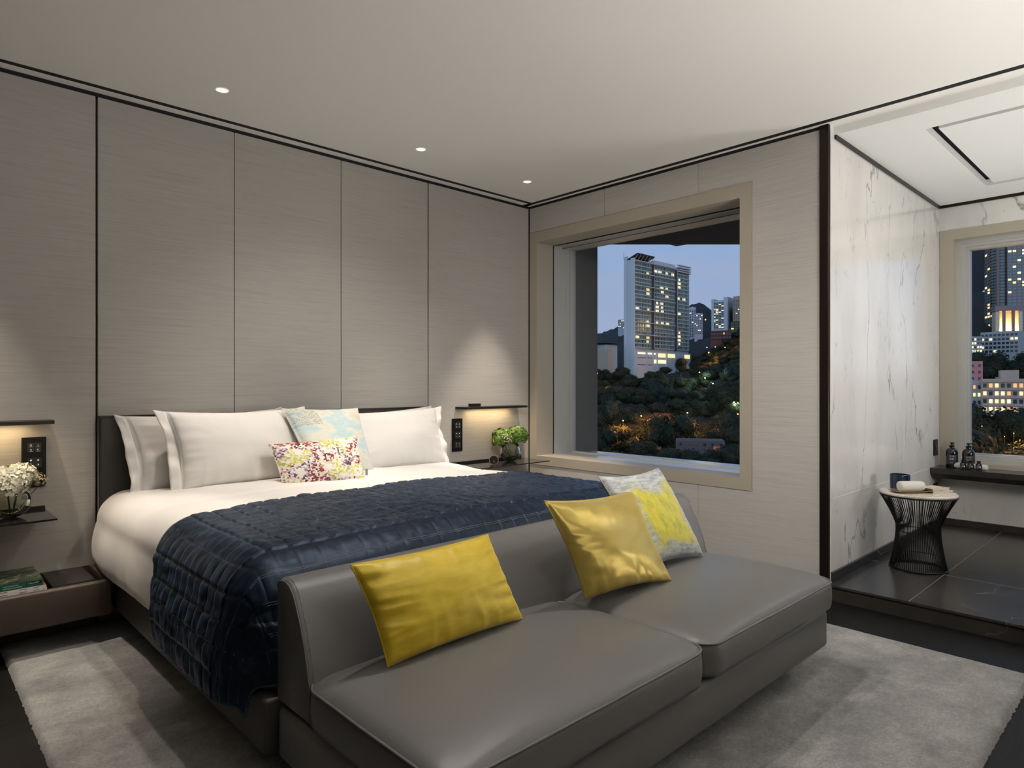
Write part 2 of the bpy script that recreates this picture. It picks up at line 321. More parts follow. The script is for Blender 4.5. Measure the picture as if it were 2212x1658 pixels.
# ------------------------------------------------------------------ mesh building
WL = {}
def tag(o, label=None, cat=None, group=None, kind=None):
    if label: o['label'] = label
    if cat: o['category'] = cat
    if group: o['group'] = group
    if kind: o['kind'] = kind
    return o
def empty(name, loc, label, cat, group=None):
    o = bpy.data.objects.new(name, None); COL.objects.link(o); o.location = loc; o.empty_display_size = .05
    WL[o] = Vector(loc); return tag(o, label, cat, group)
def copy_tree(o, parent=None):
    c = o.copy(); COL.objects.link(c); c.parent = parent
    for ch in list(o.children): copy_tree(ch, c)
    return c
class MB:
    def __init__(s): s.v = []; s.f = []; s.uv = {}
    def add(s, vs, fs):
        b = len(s.v); s.v += [Vector(p) for p in vs]; s.f += [tuple(i + b for i in f) for f in fs]; return s
    def box(s, x0, x1, y0, y1, z0, z1):
        x0, x1 = sorted((x0, x1)); y0, y1 = sorted((y0, y1)); z0, z1 = sorted((z0, z1))
        return s.add([(x0, y0, z0), (x1, y0, z0), (x1, y1, z0), (x0, y1, z0), (x0, y0, z1), (x1, y0, z1), (x1, y1, z1), (x0, y1, z1)],
                     [(0, 3, 2, 1), (4, 5, 6, 7), (0, 1, 5, 4), (1, 2, 6, 5), (2, 3, 7, 6), (3, 0, 4, 7)])
    def bm_add(s, bm):
        bm.verts.ensure_lookup_table(); s.add([v.co.copy() for v in bm.verts], [tuple(v.index for v in f.verts) for f in bm.faces]); bm.free(); return s
    def rbox(s, x0, x1, y0, y1, z0, z1, r=.01, seg=3):
        bm = bmesh.new(); bmesh.ops.create_cube(bm, size=1)
        for v in bm.verts: v.co = Vector(((x0 + x1) / 2 + v.co.x * abs(x1 - x0), (y0 + y1) / 2 + v.co.y * abs(y1 - y0), (z0 + z1) / 2 + v.co.z * abs(z1 - z0)))
        bmesh.ops.bevel(bm, geom=list(bm.edges), offset=r, segments=seg, profile=.5, affect='EDGES'); bm.verts.index_update()
        return s.bm_add(bm)
    def lathe(s, prof, c=(0, 0, 0), n=32, caps=True):
        b = []; c = Vector(c)
        for r, z in prof:
            for k in range(n): a = 2 * PI * k / n; b.append(c + Vector((r * math.cos(a), r * math.sin(a), z)))
        fs = []
        for i in range(len(prof) - 1):
            for k in range(n): fs.append((i * n + k, i * n + (k + 1) % n, (i + 1) * n + (k + 1) % n, (i + 1) * n + k))
        if caps: fs.append(tuple(reversed(range(n)))); fs.append(tuple((len(prof) - 1) * n + k for k in range(n)))
        return s.add(b, fs)
    def tube(s, pts, r, n=8, caps=True, closed=False):
        pts = [Vector(p) for p in pts]; b = []; fs = []; m = len(pts); ref = Vector((0, 0, 1)); rr = r if isinstance(r, (list, tuple)) else [r] * m
        for i, p in enumerate(pts):
            a = pts[(i - 1) % m] if (i > 0 or closed) else p; c = pts[(i + 1) % m] if (i < m - 1 or closed) else p
            t = (c - a).normalized(); rf = ref if abs(t.dot(ref)) < .95 else Vector((1, 0, 0))
            u = t.cross(rf).normalized(); w = u.cross(t)
            for k in range(n): an = 2 * PI * k / n; b.append(p + (u * math.cos(an) + w * math.sin(an)) * rr[i])
        for i in range(m if closed else m - 1):
            j = (i + 1) % m
            for k in range(n): fs.append((i * n + k, i * n + (k + 1) % n, j * n + (k + 1) % n, j * n + k))
        if caps and not closed: fs.append(tuple(reversed(range(n)))); fs.append(tuple((m - 1) * n + k for k in range(n)))
        return s.add(b, fs)
    def prism(s, poly, axis, a, b):
        def P(u, v, w): return {'x': (w, u, v), 'y': (u, w, v), 'z': (u, v, w)}[axis]
        n = len(poly); vs = [P(u, v, a) for u, v in poly] + [P(u, v, b) for u, v in poly]
        return s.add(vs, [tuple(range(n)), tuple(reversed(range(n, 2 * n)))] + [(i, (i + 1) % n, n + (i + 1) % n, n + i) for i in range(n)])
    def grid(s, fn, nu, nv, uv=False):
        b = len(s.v)
        for j in range(nv + 1):
            for i in range(nu + 1):
                s.v.append(Vector(fn(i / nu, j / nv)))
                if uv: s.uv[len(s.v) - 1] = (i / nu, j / nv)
        for j in range(nv):
            for i in range(nu): a = b + j * (nu + 1) + i; s.f.append((a, a + 1, a + nu + 2, a + nu + 1))
        return s
    def build(s, name, mat, parent=None, smooth=False, sub=0, solid=0, local=False, fixn=True):
        if parent is not None: off = Vector((0, 0, 0)) if local else WL[parent]
        elif local: off = Vector((0, 0, 0))
        else:
            xs = [p.x for p in s.v]; ys = [p.y for p in s.v]; zs = [p.z for p in s.v]
            off = Vector(((min(xs) + max(xs)) / 2, (min(ys) + max(ys)) / 2, min(zs)))
        me = bpy.data.meshes.new(name); me.from_pydata([p - off for p in s.v], [], s.f); me.update()
        if fixn:
            bm = bmesh.new(); bm.from_mesh(me); bmesh.ops.recalc_face_normals(bm, faces=bm.faces); bm.to_mesh(me); bm.free()
        if s.uv:
            l = me.uv_layers.new(name='UVMap')
            for lp in me.loops: l.data[lp.index].uv = s.uv.get(lp.vertex_index, (0, 0))
        me.materials.append(mat)
        o = bpy.data.objects.new(name, me); COL.objects.link(o)
        if parent is not None: o.parent = parent; WL[o] = WL.get(parent, Vector()).copy()
        else: o.location = off; WL[o] = off
        if smooth:
            for p in me.polygons: p.use_smooth = True
            if smooth == 'auto':
                me.set_sharp_from_angle(angle=math.radians(35))
        if solid: md = o.modifiers.new('thickness', 'SOLIDIFY'); md.thickness = solid; md.offset = 0
        if sub: md = o.modifiers.new('smooth', 'SUBSURF'); md.levels = sub; md.render_levels = sub
        return o
def struct(name, mb, mat, parent=None, **k):
    o = mb.build(name, mat, parent, **k)
    if parent is None: o['kind'] = 'structure'
    return o
def text_mesh(txt, size, mat, parent, matrix, name='lettering', ext=.0002):
    cu = bpy.data.curves.new('t', 'FONT'); cu.body = txt; cu.size = size; cu.extrude = ext; cu.align_x = 'LEFT'
    t = bpy.data.objects.new('t', cu); COL.objects.link(t); bpy.context.view_layer.update()
    me = bpy.data.meshes.new_from_object(t.evaluated_get(bpy.context.evaluated_depsgraph_get())); bpy.data.objects.remove(t)
    me.transform(Matrix.Translation(-WL[parent]) @ matrix); me.materials.clear(); me.materials.append(mat)
    o = bpy.data.objects.new(name, me); COL.objects.link(o); o.parent = parent; return o
def nz3(x, y, z): return noise.noise(Vector((x, y, z)))

# ================================================================== ROOM SHELL
HC = 2.66
struct('floor', MB().box(-6, -.03, -6.5, .3, -.12, 0), M['wood'])
struct('wall_left', MB().box(-6.2, 0.3, .03, .25, -.1, 2.75), M['black'])
wl = bpy.data.objects['wall_left']
panels = [(-6, -3.075), (-3.065, -2.394), (-2.390, -1.717), (-1.713, -1.030), (-1.020, -.006)]
for a, b in panels: MB().rbox(a, b, 0, .04, .0, 2.64, .0015, 1).build('fabric_panel', M['wall_x'], wl)
# window wall: panels round the opening
WY0, WY1, WZ0, WZ1 = -.011, -1.925, .546, 2.438
struct('wall_right', MB().box(.02, .36, -2.36, WY1 + .03, -.1, 2.75).box(.02, .36, WY1 + .03, .25, WZ1 - .03, 2.75).box(.02, .36, WY1 + .03, .25, -.1, WZ0 + .03).box(.02, .36, -.06, .25, WZ0, WZ1), M['black'])
wr = bpy.data.objects['wall_right']
for a, b in ((-.006, -.780), (-.783, -1.555)):
    MB().rbox(0, .03, a, b, WZ1 + .002, 2.64, .0015, 1).build('fabric_panel', M['wall_y'], wr)
    MB().rbox(0, .03, a, b, 0, WZ0 - .002, .0015, 1).build('fabric_panel', M['wall_y'], wr)
MB().prism([(-1.558, 0), (-1.558, WZ0 - .002), (WY1 - .002, WZ0 - .002), (WY1 - .002, WZ1 + .002), (-1.558, WZ1 + .002), (-1.558, 2.64), (-2.328, 2.64), (-2.328, 0)], 'x', 0, .03).build('fabric_panel', M['wall_y'], wr)
struct('trim_1', MB().rbox(-.010, .05, -2.328, -2.3785, 0, 2.66, .003, 2), M['bronze'])      # dark bronze corner post
# unseen rest of the room, walls darkened to cut bounced light
struct('wall_back', MB().box(-6.2, 2.6, -6.7, -6.5, -.1, 2.75), pm('dark_unseen_wall', (.10, .085, .07), .6))
struct('wall_front', MB().box(-6.2, -6, -6.5, .03, -.1, 2.75), pm('dark_unseen_wall', (.08, .068, .056), .6))
# ceiling
c = MB().box(-6, -.072, -6.5, -.10, HC, 2.74).box(-6, -.025, -.056, .03, HC, 2.74).box(-.025, .068, -6.5, .03, HC, 2.74).box(-.072, -.025, -.056, .03, HC, 2.74)
ce = struct('ceiling', c, M['ceiling'])
struct('trim_2', MB().box(-6, -.025, -.10, -.056, 2.662, 2.74).box(-.072, -.025, -6.5, -.10, 2.662, 2.74), M['black'])  # black insert paints the shade inside the ceiling slots
struct('trim_3', MB().box(-6, .02, .002, .04, 2.64, HC).box(.002, .04, -2.33, .04, 2.64, HC), M['black'])

# alcove (bathroom) shell
AX, AY, AZ, AC = 2.24, -2.381, .09, 2.615
struct('wall_alcove_left', MB().box(.012, AX, AY, AY + .2, AZ, AC).box(.06, 2.6, AY, AY + .2, -.1, AZ).box(.012, .068, AY, AY + .2, AC, 2.66), M['marble_y'])
wa = bpy.data.objects['wall_alcove_left']
struct('trim_4', MB().box(.012, AX, AY - .0012, AY, .549, .553).box(.010, .014, AY - .0015, AY, AZ, AC), pm('pale_grout', (.72, .68, .58), .6))
struct('floor_alcove', MB().box(-.045, AX, -6.5, AY, -.1, AZ - .012).box(-.055, AX, -6.5, AY, AZ - .012, AZ), M['dmarble'])
struct('trim_5', MB().box(-.055, AX, -2.790, -2.786, AZ, AZ + .0006).box(.62, .624, -6.4, -2.79, AZ, AZ + .0006).box(1.486, 1.49, -2.79, AY, AZ, AZ + .0006), pm('floor_grout', (.16, .145, .13), .6))
struct('baseboard_left', MB().rbox(.014, AX, AY - .016, AY, AZ, AZ + .052, .002, 1), M['dmarble'])
struct('baseboard_right', MB().rbox(AX - .016, AX, -6.5, AY - .016, AZ, AZ + .052, .002, 1), M['dmarble'])
W2Y0, W2Y1, W2Z0, W2Z1 = -2.560, -4.4, .600, 2.280
struct('wall_alcove_right', MB().box(AX, AX + .3, -6.5, AY + .2, -.1, .47).box(AX, AX + .3, -6.5, AY + .2, 2.412, 2.75).box(AX, AX + .3, -6.5, -4.55, .47, 2.412).box(AX + .002, AX + .3, AY - .01, AY + .2, .47, 2.412), M['marble_x'])
m = MB().box(.068, .344, -6.5, AY, AC, 2.66).box(1.856, AX, -6.5, AY, AC, 2.66).box(.344, 1.856, -2.761, AY, AC, 2.66).box(.344, 1.856, -6.5, -4.60, AC, 2.66)
m.box(.39, 1.800, -4.54, -2.816, AC, 2.66)
struct('ceiling_alcove', m, M['ceiling2'])
struct('trim_6', MB().box(.34, 1.86, -4.62, -2.75, 2.67, 2.70), M['black'])
struct('trim_7', MB().box(.068, AX, AY - .012, AY + .001, AC - .022, AC).box(AX - .012, AX, -6.5, AY - .012, AC - .022, AC), M['bronze'])
struct('roof_slab', MB().box(-6.2, 2.6, -6.7, .25, 2.75, 2.95), M['ext_grey'])

# ------------------------------------------------------------------ window 1
def frame_ring(mb, x0, x1, ya, yb, za, zb, t):   # rectangular ring in the y/z plane (yb<ya)
    mb.box(x0, x1, ya, ya - t, za, zb); mb.box(x0, x1, yb + t, yb, za, zb)
    mb.box(x0, x1, ya - t, yb + t, zb - t, zb); mb.box(x0, x1, ya - t, yb + t, za, za + t); return mb
fr1 = MB()
IY0, IY1, IZ0, IZ1 = -.091, -1.848, .618, 2.353
t1 = IY0 - WY0
fr1.box(-.006, .19, WY0, IY0, WZ0, WZ1).box(-.006, .19, IY1, WY1, WZ0, WZ1).box(-.006, .19, IY0, IY1, IZ1, WZ1).box(-.006, .19, IY0, IY1, WZ0, IZ0)
w1 = struct('window_1', fr1, M['frame'])
MB().box(.19, .20, WY0, IY0 - .002, IZ0, IZ1 - .001).box(.19, .20, IY1, WY1, IZ0, IZ1).box(.19, .20, IY0, IY1, IZ1 - .003, WZ1).build('gasket', M['black'], w1)
b = MB(); b.box(.20, .39, -.05, IY0 - .004, IZ0 - .03, IZ1 + .05).box(.34, .36, -.09, IY0 - .010, IZ0, IZ1)
b.box(.20, .46, IY1 + .004, -1.93, IZ0 - .03, IZ1 + .05).box(.20, .30, IY0, IY1, IZ1 + .012, 2.42).box(.30, .46, IY0, IY1, IZ1 - .010, 2.42)
b.box(.39, .46, -.05, IY0 - .016, IZ0 - .02, IZ1)
b.build('window_frame', M['frame_lt'], w1)
MB().box(.245, .25, IY0, IY1, IZ1 + .008, IZ1 + .013).box(.30, .305, IY0, IY1, IZ1 - .012, IZ1 - .009).build('blind_track', M['black'], w1)
MB().box(.19, .41, IY0, IY1, IZ0 - .08, IZ0 - .002).box(.41, .46, IY0, IY1, IZ0 - .08, IZ0 + .010).box(.46, .72, IY0, IY1, IZ0 - .08, IZ0 - .012).box(.19, .21, IY0, IY1, IZ0 - .002, IZ0 + .001).build('window_sill', M['sill'], w1)
MB().box(.428, .434, IY0, IY1, IZ0 + .008, IZ1 - .008).build('glass_pane', M['pane'], w1)
struct('trim_8', MB().box(.46, .757, -.107, -.02, .5, 2.47), M['ext_grey'])                       # vertical facade fin
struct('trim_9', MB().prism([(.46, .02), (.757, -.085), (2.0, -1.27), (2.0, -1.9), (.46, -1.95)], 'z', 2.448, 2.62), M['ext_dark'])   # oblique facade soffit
# ------------------------------------------------------------------ window 2
m = MB().box(AX - .004, AX + .10, AY - .008, -2.480, .47, 2.412).box(AX - .004, AX + .10, -4.48, -4.56, .47, 2.412).box(AX - .004, AX + .10, -2.480, -4.48, 2.335, 2.412).box(AX - .004, AX + .10, -2.480, -4.48, .47, .585)
w2 = struct('window_2', m, M['frame'])
m = frame_ring(MB(), AX + .07, AX + .14, -2.478, -4.48, .583, 2.337, .034); frame_ring(m, AX + .085, AX + .17, -2.510, -4.45, .61, 2.31, .030); frame_ring(m, AX + .11, AX + .20, -2.538, -4.42, .63, 2.282, .022)
m.build('window_frame', M['frame_lt'], w2)
MB().box(AX + .075, AX + .14, -2.50, -4.47, .583, .622).box(AX + .10, AX + .19, -2.53, -4.45, .60, .655).build('window_sill', M['sill'], w2)
MB().box(AX + .150, AX + .156, -2.555, -4.41, .65, 2.262).build('glass_pane', M['pane'], w2)

# ------------------------------------------------------------------ downlights
def downlight(x, y, label):
    t = empty('downlight', (x, y, HC - .004), label, 'ceiling light', 'recessed ceiling downlights')
    MB().lathe([(.034, HC - .003), (.034, HC + .0005), (.029, HC + .0005), (.029, HC - .003)], (x, y, 0), 28, caps=False).build('trim_ring', M['ceiling2'], t, smooth='auto')
    MB().lathe([(.0005, HC - .002), (.029, HC - .002), (.029, HC)], (x, y, 0), 28, caps=False).build('lens', M['lamp_disc'], t)
downlight(*DL[0], 'small round recessed downlight nearest the left of the ceiling')
downlight(*DL[1], 'small round recessed downlight in the middle of the row of three')
downlight(*DL[2], 'small round recessed downlight closest to the room corner, right end of the row')

# ================================================================== BED
BX0, BX1 = -3.065, -1.015
bed = empty('bed', (-2.045, -1.0, 0), 'large double bed with dark taupe leather base and charcoal headboard against the panelled wall', 'bed')
m = MB().rbox(BX0 + .01, BX1 - .01, -1.99, -.03, .14, .302, .012, 3); m.build('bed_base', M['leather_bed'], bed, smooth='auto')
MB().box(BX0 + .25, BX1 - .25, -1.8, -.2, 0, .14).build('plinth', M['matt_black'], bed)
MB().rbox(-3.063, -1.032, -.05, -.003, .28, 1.028, .006, 2).build('headboard', M['headboard'], bed, smooth='auto')
MB().box(-3.065, -1.030, -.046, -.001, 1.028, 1.040).build('headboard_cap', M['bronze_matt'], bed)
MB().rbox(BX0 + .03, BX1 - .03, -1.93, -.055, .30, .60, .06, 4).build('mattress', M['linen_grey'], bed, smooth='auto')

RR = .135; XC = -2.045; HX = 1.035 - RR; YF = -1.93; YI = YF + RR; TOPZ = .655
def drape(s, t, off=0., bulge=.025, crown=.03, flare=0.):
    ex = max(abs(s) - HX, 0); ey = max(YI - t, 0)
    e = (ex ** 6 + ey ** 6) ** (1 / 6) if ex and ey else ex + ey
    nn = math.hypot(ex, ey)
    d = Vector((math.copysign(ex, s) / nn, -ey / nn, 0)) if nn > 1e-9 else Vector((0, 0, 0))
    a = min(e / RR, PI / 2); hang = max(e - RR * PI / 2, 0)
    push = RR * math.sin(a) + bulge * math.sin(min(hang / .25, 1) * PI) + flare * hang
    ys = max(t, YI); xs = max(-HX, min(HX, s))
    z = TOPZ + crown * (1 - (xs / (HX + RR)) ** 2) - RR * (1 - math.cos(a)) - hang
    nrm = (d * math.sin(a) + Vector((0, 0, math.cos(a)))).normalized() if nn > 1e-9 else Vector((0, 0, 1))
    return Vector((XC + xs, ys, z)) + d * push + nrm * off, nrm
LD = RR * PI / 2 + .235
def duvet_pt(u, v):
    s = (u * 2 - 1) * (HX + LD); t = -.055 + v * ((YI - LD) + .055)
    p, n = drape(s, t)
    k = nz3(s * 2.2, t * 2.6, 3) * .012 + nz3(s * 6, t * 5, 9) * .004
    if t > -.75: k += .012 * math.sin((t + .75) / .7 * PI) * (1 + .5 * nz3(s * 3, 1, 4))
    if abs(t + .70) < .03: k -= .006 * (1 - abs(t + .70) / .03)
    p += n * k
    if p.z < .335: p.x = XC + (p.x - XC) * (1 - .02 * (.335 - p.z) / .05)
    return p
dv = MB().grid(duvet_pt, 150, 130).build('duvet', M['linen'], smooth=True, solid=.006)
tag(dv, 'smooth white duvet tucked over the whole bed mattress', 'duvet')
def bedz(x, y):
    s = x - XC; p, n = drape(s, y); return p.z + .004

# quilted throw
T0, LH = -1.06, RR * PI / 2 + .255
CS, CT = .074, .062
def throw_pt(u, v):
    s = (u * 2 - 1) * (HX + LH); tend = YI - LH + .06
    hangf = max(abs(s) - HX, 0) / LH
    t0 = T0 - .14 * hangf + .012 * math.sin(s * 9)
    t = t0 + v * (tend - t0)
    p, n = drape(s, t, .018, .01, .03, .13)
    if t < YI - .02 or v > .72: amp = .0035; cs, ct = CS, .10
    else: amp = .0115; cs, ct = CS, CT
    if v > .97 or v < .012: amp = 0
    gs = s / cs + .5; gt = t / ct + .10 * nz3(s * 12, t * 4, 2)
    fs_ = gs - math.floor(gs); ft = gt - math.floor(gt); rnd = nz3(math.floor(gs) * 1.7, math.floor(gt) * 2.3, 5)
    hh = (1 - abs(2 * fs_ - 1) ** 9) * (1 - abs(2 * ft - 1) ** 7) ** .8
    h = amp * hh * ((.55 + .35 * rnd) + .75 * (ft - .35))
    h += amp * .30 * nz3(s * 26, t * 18, 6) * hh
    h += .008 * nz3(s * 4, t * 4, 7) + .0025 * nz3(s * 30, t * 30, 8) * hh
    p += n * h
    if p.z < .5: p.y += .012 * math.sin(s * 14)
    return p
th = MB().grid(throw_pt, 520, 270).build('quilted_throw', M['quilt'], smooth=True, solid=.004)
tag(th, 'navy blue quilted velvet throw draped across the foot of the bed', 'throw')
def edge_tube(fn, ts, r): return MB().tube([fn(*t) for t in ts], r, 6)
hem = [(u, 1.0) for u in [i / 200 for i in range(201)]]
def hemp(u, v): p = throw_pt(u, v); return p
m = MB().tube([throw_pt(0.0, v / 90) for v in range(91)], .004, 6); m.tube([throw_pt(u / 200, 1.0) for u in range(201)], .004, 6); m.tube([throw_pt(1, v / 90) for v in range(91)], .004, 6)
m.build('teal_binding', M['teal_edge'], th, smooth=True)
# stitching lines on the flat velvet border
m = MB()
for k in range(-12, 13):
    s = (k - .5) * CS; u = (s / (HX + LH) + 1) / 2
    m.tube([throw_pt(u, .73 + .24 * j / 24) + Vector((0, -.0015, .0022)) for j in range(25)], .0007, 4)
for k in range(-14, 16):
    s = (k - .5) * CS; u = (s / (HX + LH) + 1) / 2
    if .02 < u < .98: m.tube([throw_pt(u, .015 + .70 * j / 110) + Vector((0, 0, .002)) for j in range(111)], .0006, 4)
for vv in (.735, .80, .87):
    for dd in (0, .006): m.tube([throw_pt(i / 160, vv + dd) + Vector((0, -.0015, .0022)) for i in range(4, 157)], .0006, 4)
m.build('stitching', M['thread'], th)

# ================================================================== PILLOWS & CUSHIONS
def cushion_pts(cor, T, pinch=.06, wr=.6, seed=0, zmin=None, N=72, sag=0, pw=.42, back=.8):
    BL, BR, TR, TL = [Vector(c_) for c_ in cor]
    nrm = (BR - BL).cross(TL - BL).normalized()
    if nrm.dot(CAM - (BL + TR) / 2) < 0: nrm = -nrm
    def P(a, b, side):
        u = a * 2 - 1; v = b * 2 - 1
        uu = u * (1 - pinch * (1 - v * v)); vv = v * (1 - pinch * (1 - u * u) * 1.1)
        A = (uu + 1) / 2; B = (vv + 1) / 2
        p = BL * (1 - A) * (1 - B) + BR * A * (1 - B) + TR * A * B + TL * (1 - A) * B
        q = max((1 - u * u) * (1 - v * v), 0) ** pw
        q *= 1 - sag * .35 * v
        edge = 1 - q
        w = nz3(u * 1.3 + seed, v * 1.3, side) * .10 * q
        ra = math.atan2(v, u); rad = math.hypot(u, v)
        w += wr * .10 * nz3(ra * 5 + seed * 3.1, rad * 1.2, side + seed) * min(1, rad) * edge * (q ** .4)
        w += wr * .03 * nz3(u * 7 + seed, v * 7, 2 + side) * edge * q ** .3
        dv_ = 1 - abs(v); du_ = 1 - abs(u); bot = 1.5 if v < 0 else .7
        fo = lambda n_: (.5 - abs(n_)) * 1.4 - .35
        w += wr * .15 * bot * fo(nz3(u * 4.2 + seed, v * .7, side + 10)) * math.exp(-dv_ / .30) * min(1, dv_ / .07) * min(1, du_ / .15)
        w += wr * .13 * fo(nz3(v * 4.4 + seed, u * .7, side + 20)) * math.exp(-du_ / .26) * min(1, du_ / .07) * min(1, dv_ / .15)
        w += wr * .05 * nz3(u * 2.2 + v * 1.4 + seed, v * 2 - u, side + 30) * q
        p = p + nrm * T * (.5 if side > 0 else -.5 * back) * (q + w)
        if zmin:
            zz = zmin(p.x, p.y)
            if p.z < zz: p.z = zz + .001 * side
        return p
    return P
def cushion(name, cor, T, mat, label, cat, group=None, backmat=None, N=72, **k):
    P = cushion_pts(cor, T, N=N, **k)
    m = MB().grid(lambda a, b: P(a, b, 1), N, N, uv=True)
    bk = MB().grid(lambda a, b: P(1 - a, b, -1), N, N, uv=True)
    if backmat is None:
        b0 = len(m.v); m.v += bk.v; m.f += [tuple(i + b0 for i in f) for f in bk.f]
        for i, uvv in bk.uv.items(): m.uv[i + b0] = uvv
        o = m.build(name, mat, smooth=True); bm = bmesh.new(); bm.from_mesh(o.data); bmesh.ops.remove_doubles(bm, verts=bm.verts, dist=.0004); bm.to_mesh(o.data); bm.free()
    else:
        o = m.build(name, mat, smooth=True); bk.build('cushion_back', backmat, o, smooth=True)
    ep = [P(i / N, 0, 1) for i in range(N)] + [P(1, i / N, 1) for i in range(N)] + [P(1 - i / N, 1, 1) for i in range(N)] + [P(0, 1 - i / N, 1) for i in range(N)]
    MB().tube(ep, .0022, 5, closed=True).build('seam', mat, o, smooth=True)
    return tag(o, label, cat, group)
def pillow(cor, T, fl, label, group, mat, seed, zmin=bedz, sides='LR', **k):
    BL, BR, TR, TL = [Vector(c_) for c_ in cor]; e = (BR - BL).normalized() * fl
    inner = (BL + e, BR - e, TR - e, TL + e)
    o = cushion('bed_pillow', inner, T, mat, label, 'pillow', group, seed=seed, zmin=zmin, pinch=.075, wr=.55, pw=.40, **k)
    P = cushion_pts(inner, T, pinch=.075, wr=.55, seed=seed, zmin=zmin, pw=.40)
    nrm = (BR - BL).cross(TL - BL).normalized()
    if nrm.dot(CAM - BL) < 0: nrm = -nrm
    for sd in sides:
        def F(a, b, sd=sd):
            p = P(0 if sd == 'L' else 1, b, 1)
            q = p + (-e if sd == 'L' else e) * a * (1.0 + .10 * math.sin(b * 9 + seed)) + nrm * (.010 * a * math.sin(b * 13 + seed * 2) + .006 * math.sin(b * 29 + seed) * a) + Vector((0, 0, .012 * a * (2 * b - 1)))
            zz = bedz(q.x, q.y)
            if q.z < zz: q.z = zz
            return q
        MB().grid(F, 5, 40).build('flange', mat, o, smooth=True, solid=.004)
    return o
pillow([(-2.975, -.20, .655), (-2.20, -.20, .655), (-2.150, -.085, 1.052), (-3.020, -.085, 1.036)], .15, .05, 'off-white pillow with flanged edge leaning on the headboard, behind the left white pillow', 'bed pillows', M['linen_grey'], 3)
pillow([(-2.83, -.34, .665), (-2.08, -.42, .675), (-2.10, -.27, 1.062), (-2.872, -.23, 1.060)], .18, .05, 'plump white flanged pillow in front on the left half of the bed', 'bed pillows', M['linen'], 5)
pillow([(-1.87, -.20, .665), (-1.08, -.19, .66), (-1.04, -.075, 1.040), (-1.90, -.10, 1.015)], .15, .05, 'off-white pillow mostly hidden behind the right white pillow', 'bed pillows', M['linen_grey'], 8)
pillow([(-1.93, -.42, .675), (-1.05, -.30, .66), (-1.045, -.17, 1.035), (-1.93, -.24, 1.020)], .18, .05, 'plump white pillow in front on the right half of the bed', 'bed pillows', M['linen'], 11)
cushion('printed_cushion', [(-2.19, -.58, .68), (-1.80, -.54, .68), (-1.783, -.32, 1.055), (-2.262, -.33, 1.066)], .15, M['aqua'], 'square pale aqua and cream printed cushion between the white bed pillows', 'cushion', zmin=bedz, seed=2, pinch=.07)
oc = cushion('printed_cushion', [(-2.374, -.60, .672), (-1.945, -.69, .672), (-1.905, -.53, .903), (-2.405, -.49, .888)], .12, M['floral'], 'oblong cushion with crimson, olive and purple brushstroke print at the front of the bed', 'cushion', zmin=bedz, seed=6, pinch=.05)
MB().grid(lambda a, b: (-1.935 + .014 * a, -.665 + .003 * b, .70 + .035 * b), 3, 3).build('fabric_tag', M['tag'], oc, solid=.001)

# ================================================================== BENCH SOFA
SX0, SX1, SY0, SY1 = -3.03, -1.06, -2.012, -2.785
sofa = empty('bench_sofa', ((SX0 + SX1) / 2, -2.4, 0), 'low taupe grey leather bench sofa across the foot of the bed', 'sofa')
MB().rbox(SX0, SX1 - .02, SY1 + .005, SY0, .142, .296, .022, 4).build('sofa_base', M['leather'], sofa, smooth='auto')
MB().box(SX0 + .2, SX1 - .2, SY1 + .2, SY0 - .1, 0, .142).build('plinth', M['matt_black'], sofa)
# backrest: profile swept along x with soft rounded right end
def back_prof():
    return [(-2.012, .302), (-2.012, .50), (-2.012, .630), (-2.016, .646), (-2.030, .655), (-2.060, .659), (-2.088, .652), (-2.112, .634), (-2.135, .598), (-2.156, .560), (-2.178, .510), (-2.196, .460), (-2.210, .410), (-2.220, .350), (-2.224, .302)]
pr = back_prof()
def back_pt(a, b):
    L = SX1 + .035 - SX0; x = SX0 + L * a
    i = b * (len(pr) - 1); k = min(int(i), len(pr) - 2); f = i - k
    y = pr[k][0] * (1 - f) + pr[k + 1][0] * f; z = pr[k][1] * (1 - f) + pr[k + 1][1] * f
    z += (z > .6) * .012 * a
    e = min(a, 1 - a) * L; r = .018
    if e < r:
        w = 1 - math.sqrt(max(0, 1 - (1 - e / r) ** 2)); cy, cz = -2.11, .47
        y += (cy - y) * w * .07; z += (cz - z) * w * .07
    return (x, y, z)
xs = [0, .001, .003, .006, .0095] + [i / 40 for i in range(1, 40)] + [.9905, .994, .997, .999, 1]
m = MB(); nb = len(pr) - 1
for a in xs:
    for j in range(nb + 1): m.v.append(Vector(back_pt(a, j / nb)))
for i in range(len(xs) - 1):
    for j in range(nb): q = i * (nb + 1) + j; m.f.append((q, q + 1, q + nb + 2, q + nb + 1))
m.f.append(tuple(range(nb + 1))); m.f.append(tuple(reversed([(len(xs) - 1) * (nb + 1) + j for j in range(nb + 1)])))
bk = m.build('backrest', M['leather'], sofa, smooth='auto')
MB().tube([Vector(back_pt(.001, j / 60)) + Vector((-.001, 0, 0)) for j in range(10, 58)], .0022, 6).build('piping', M['leather'], bk, smooth=True)
st = MB()
for j in range(60):
    b = .22 + .76 * j / 60; p = Vector(back_pt(.0075, b)); q = Vector(back_pt(.0075, b + .007)); dn = Vector((0, -.0016, .0010))
    st.tube([p + dn, q + dn], .0010, 4)
st.build('stitching', M['stitch'], bk)
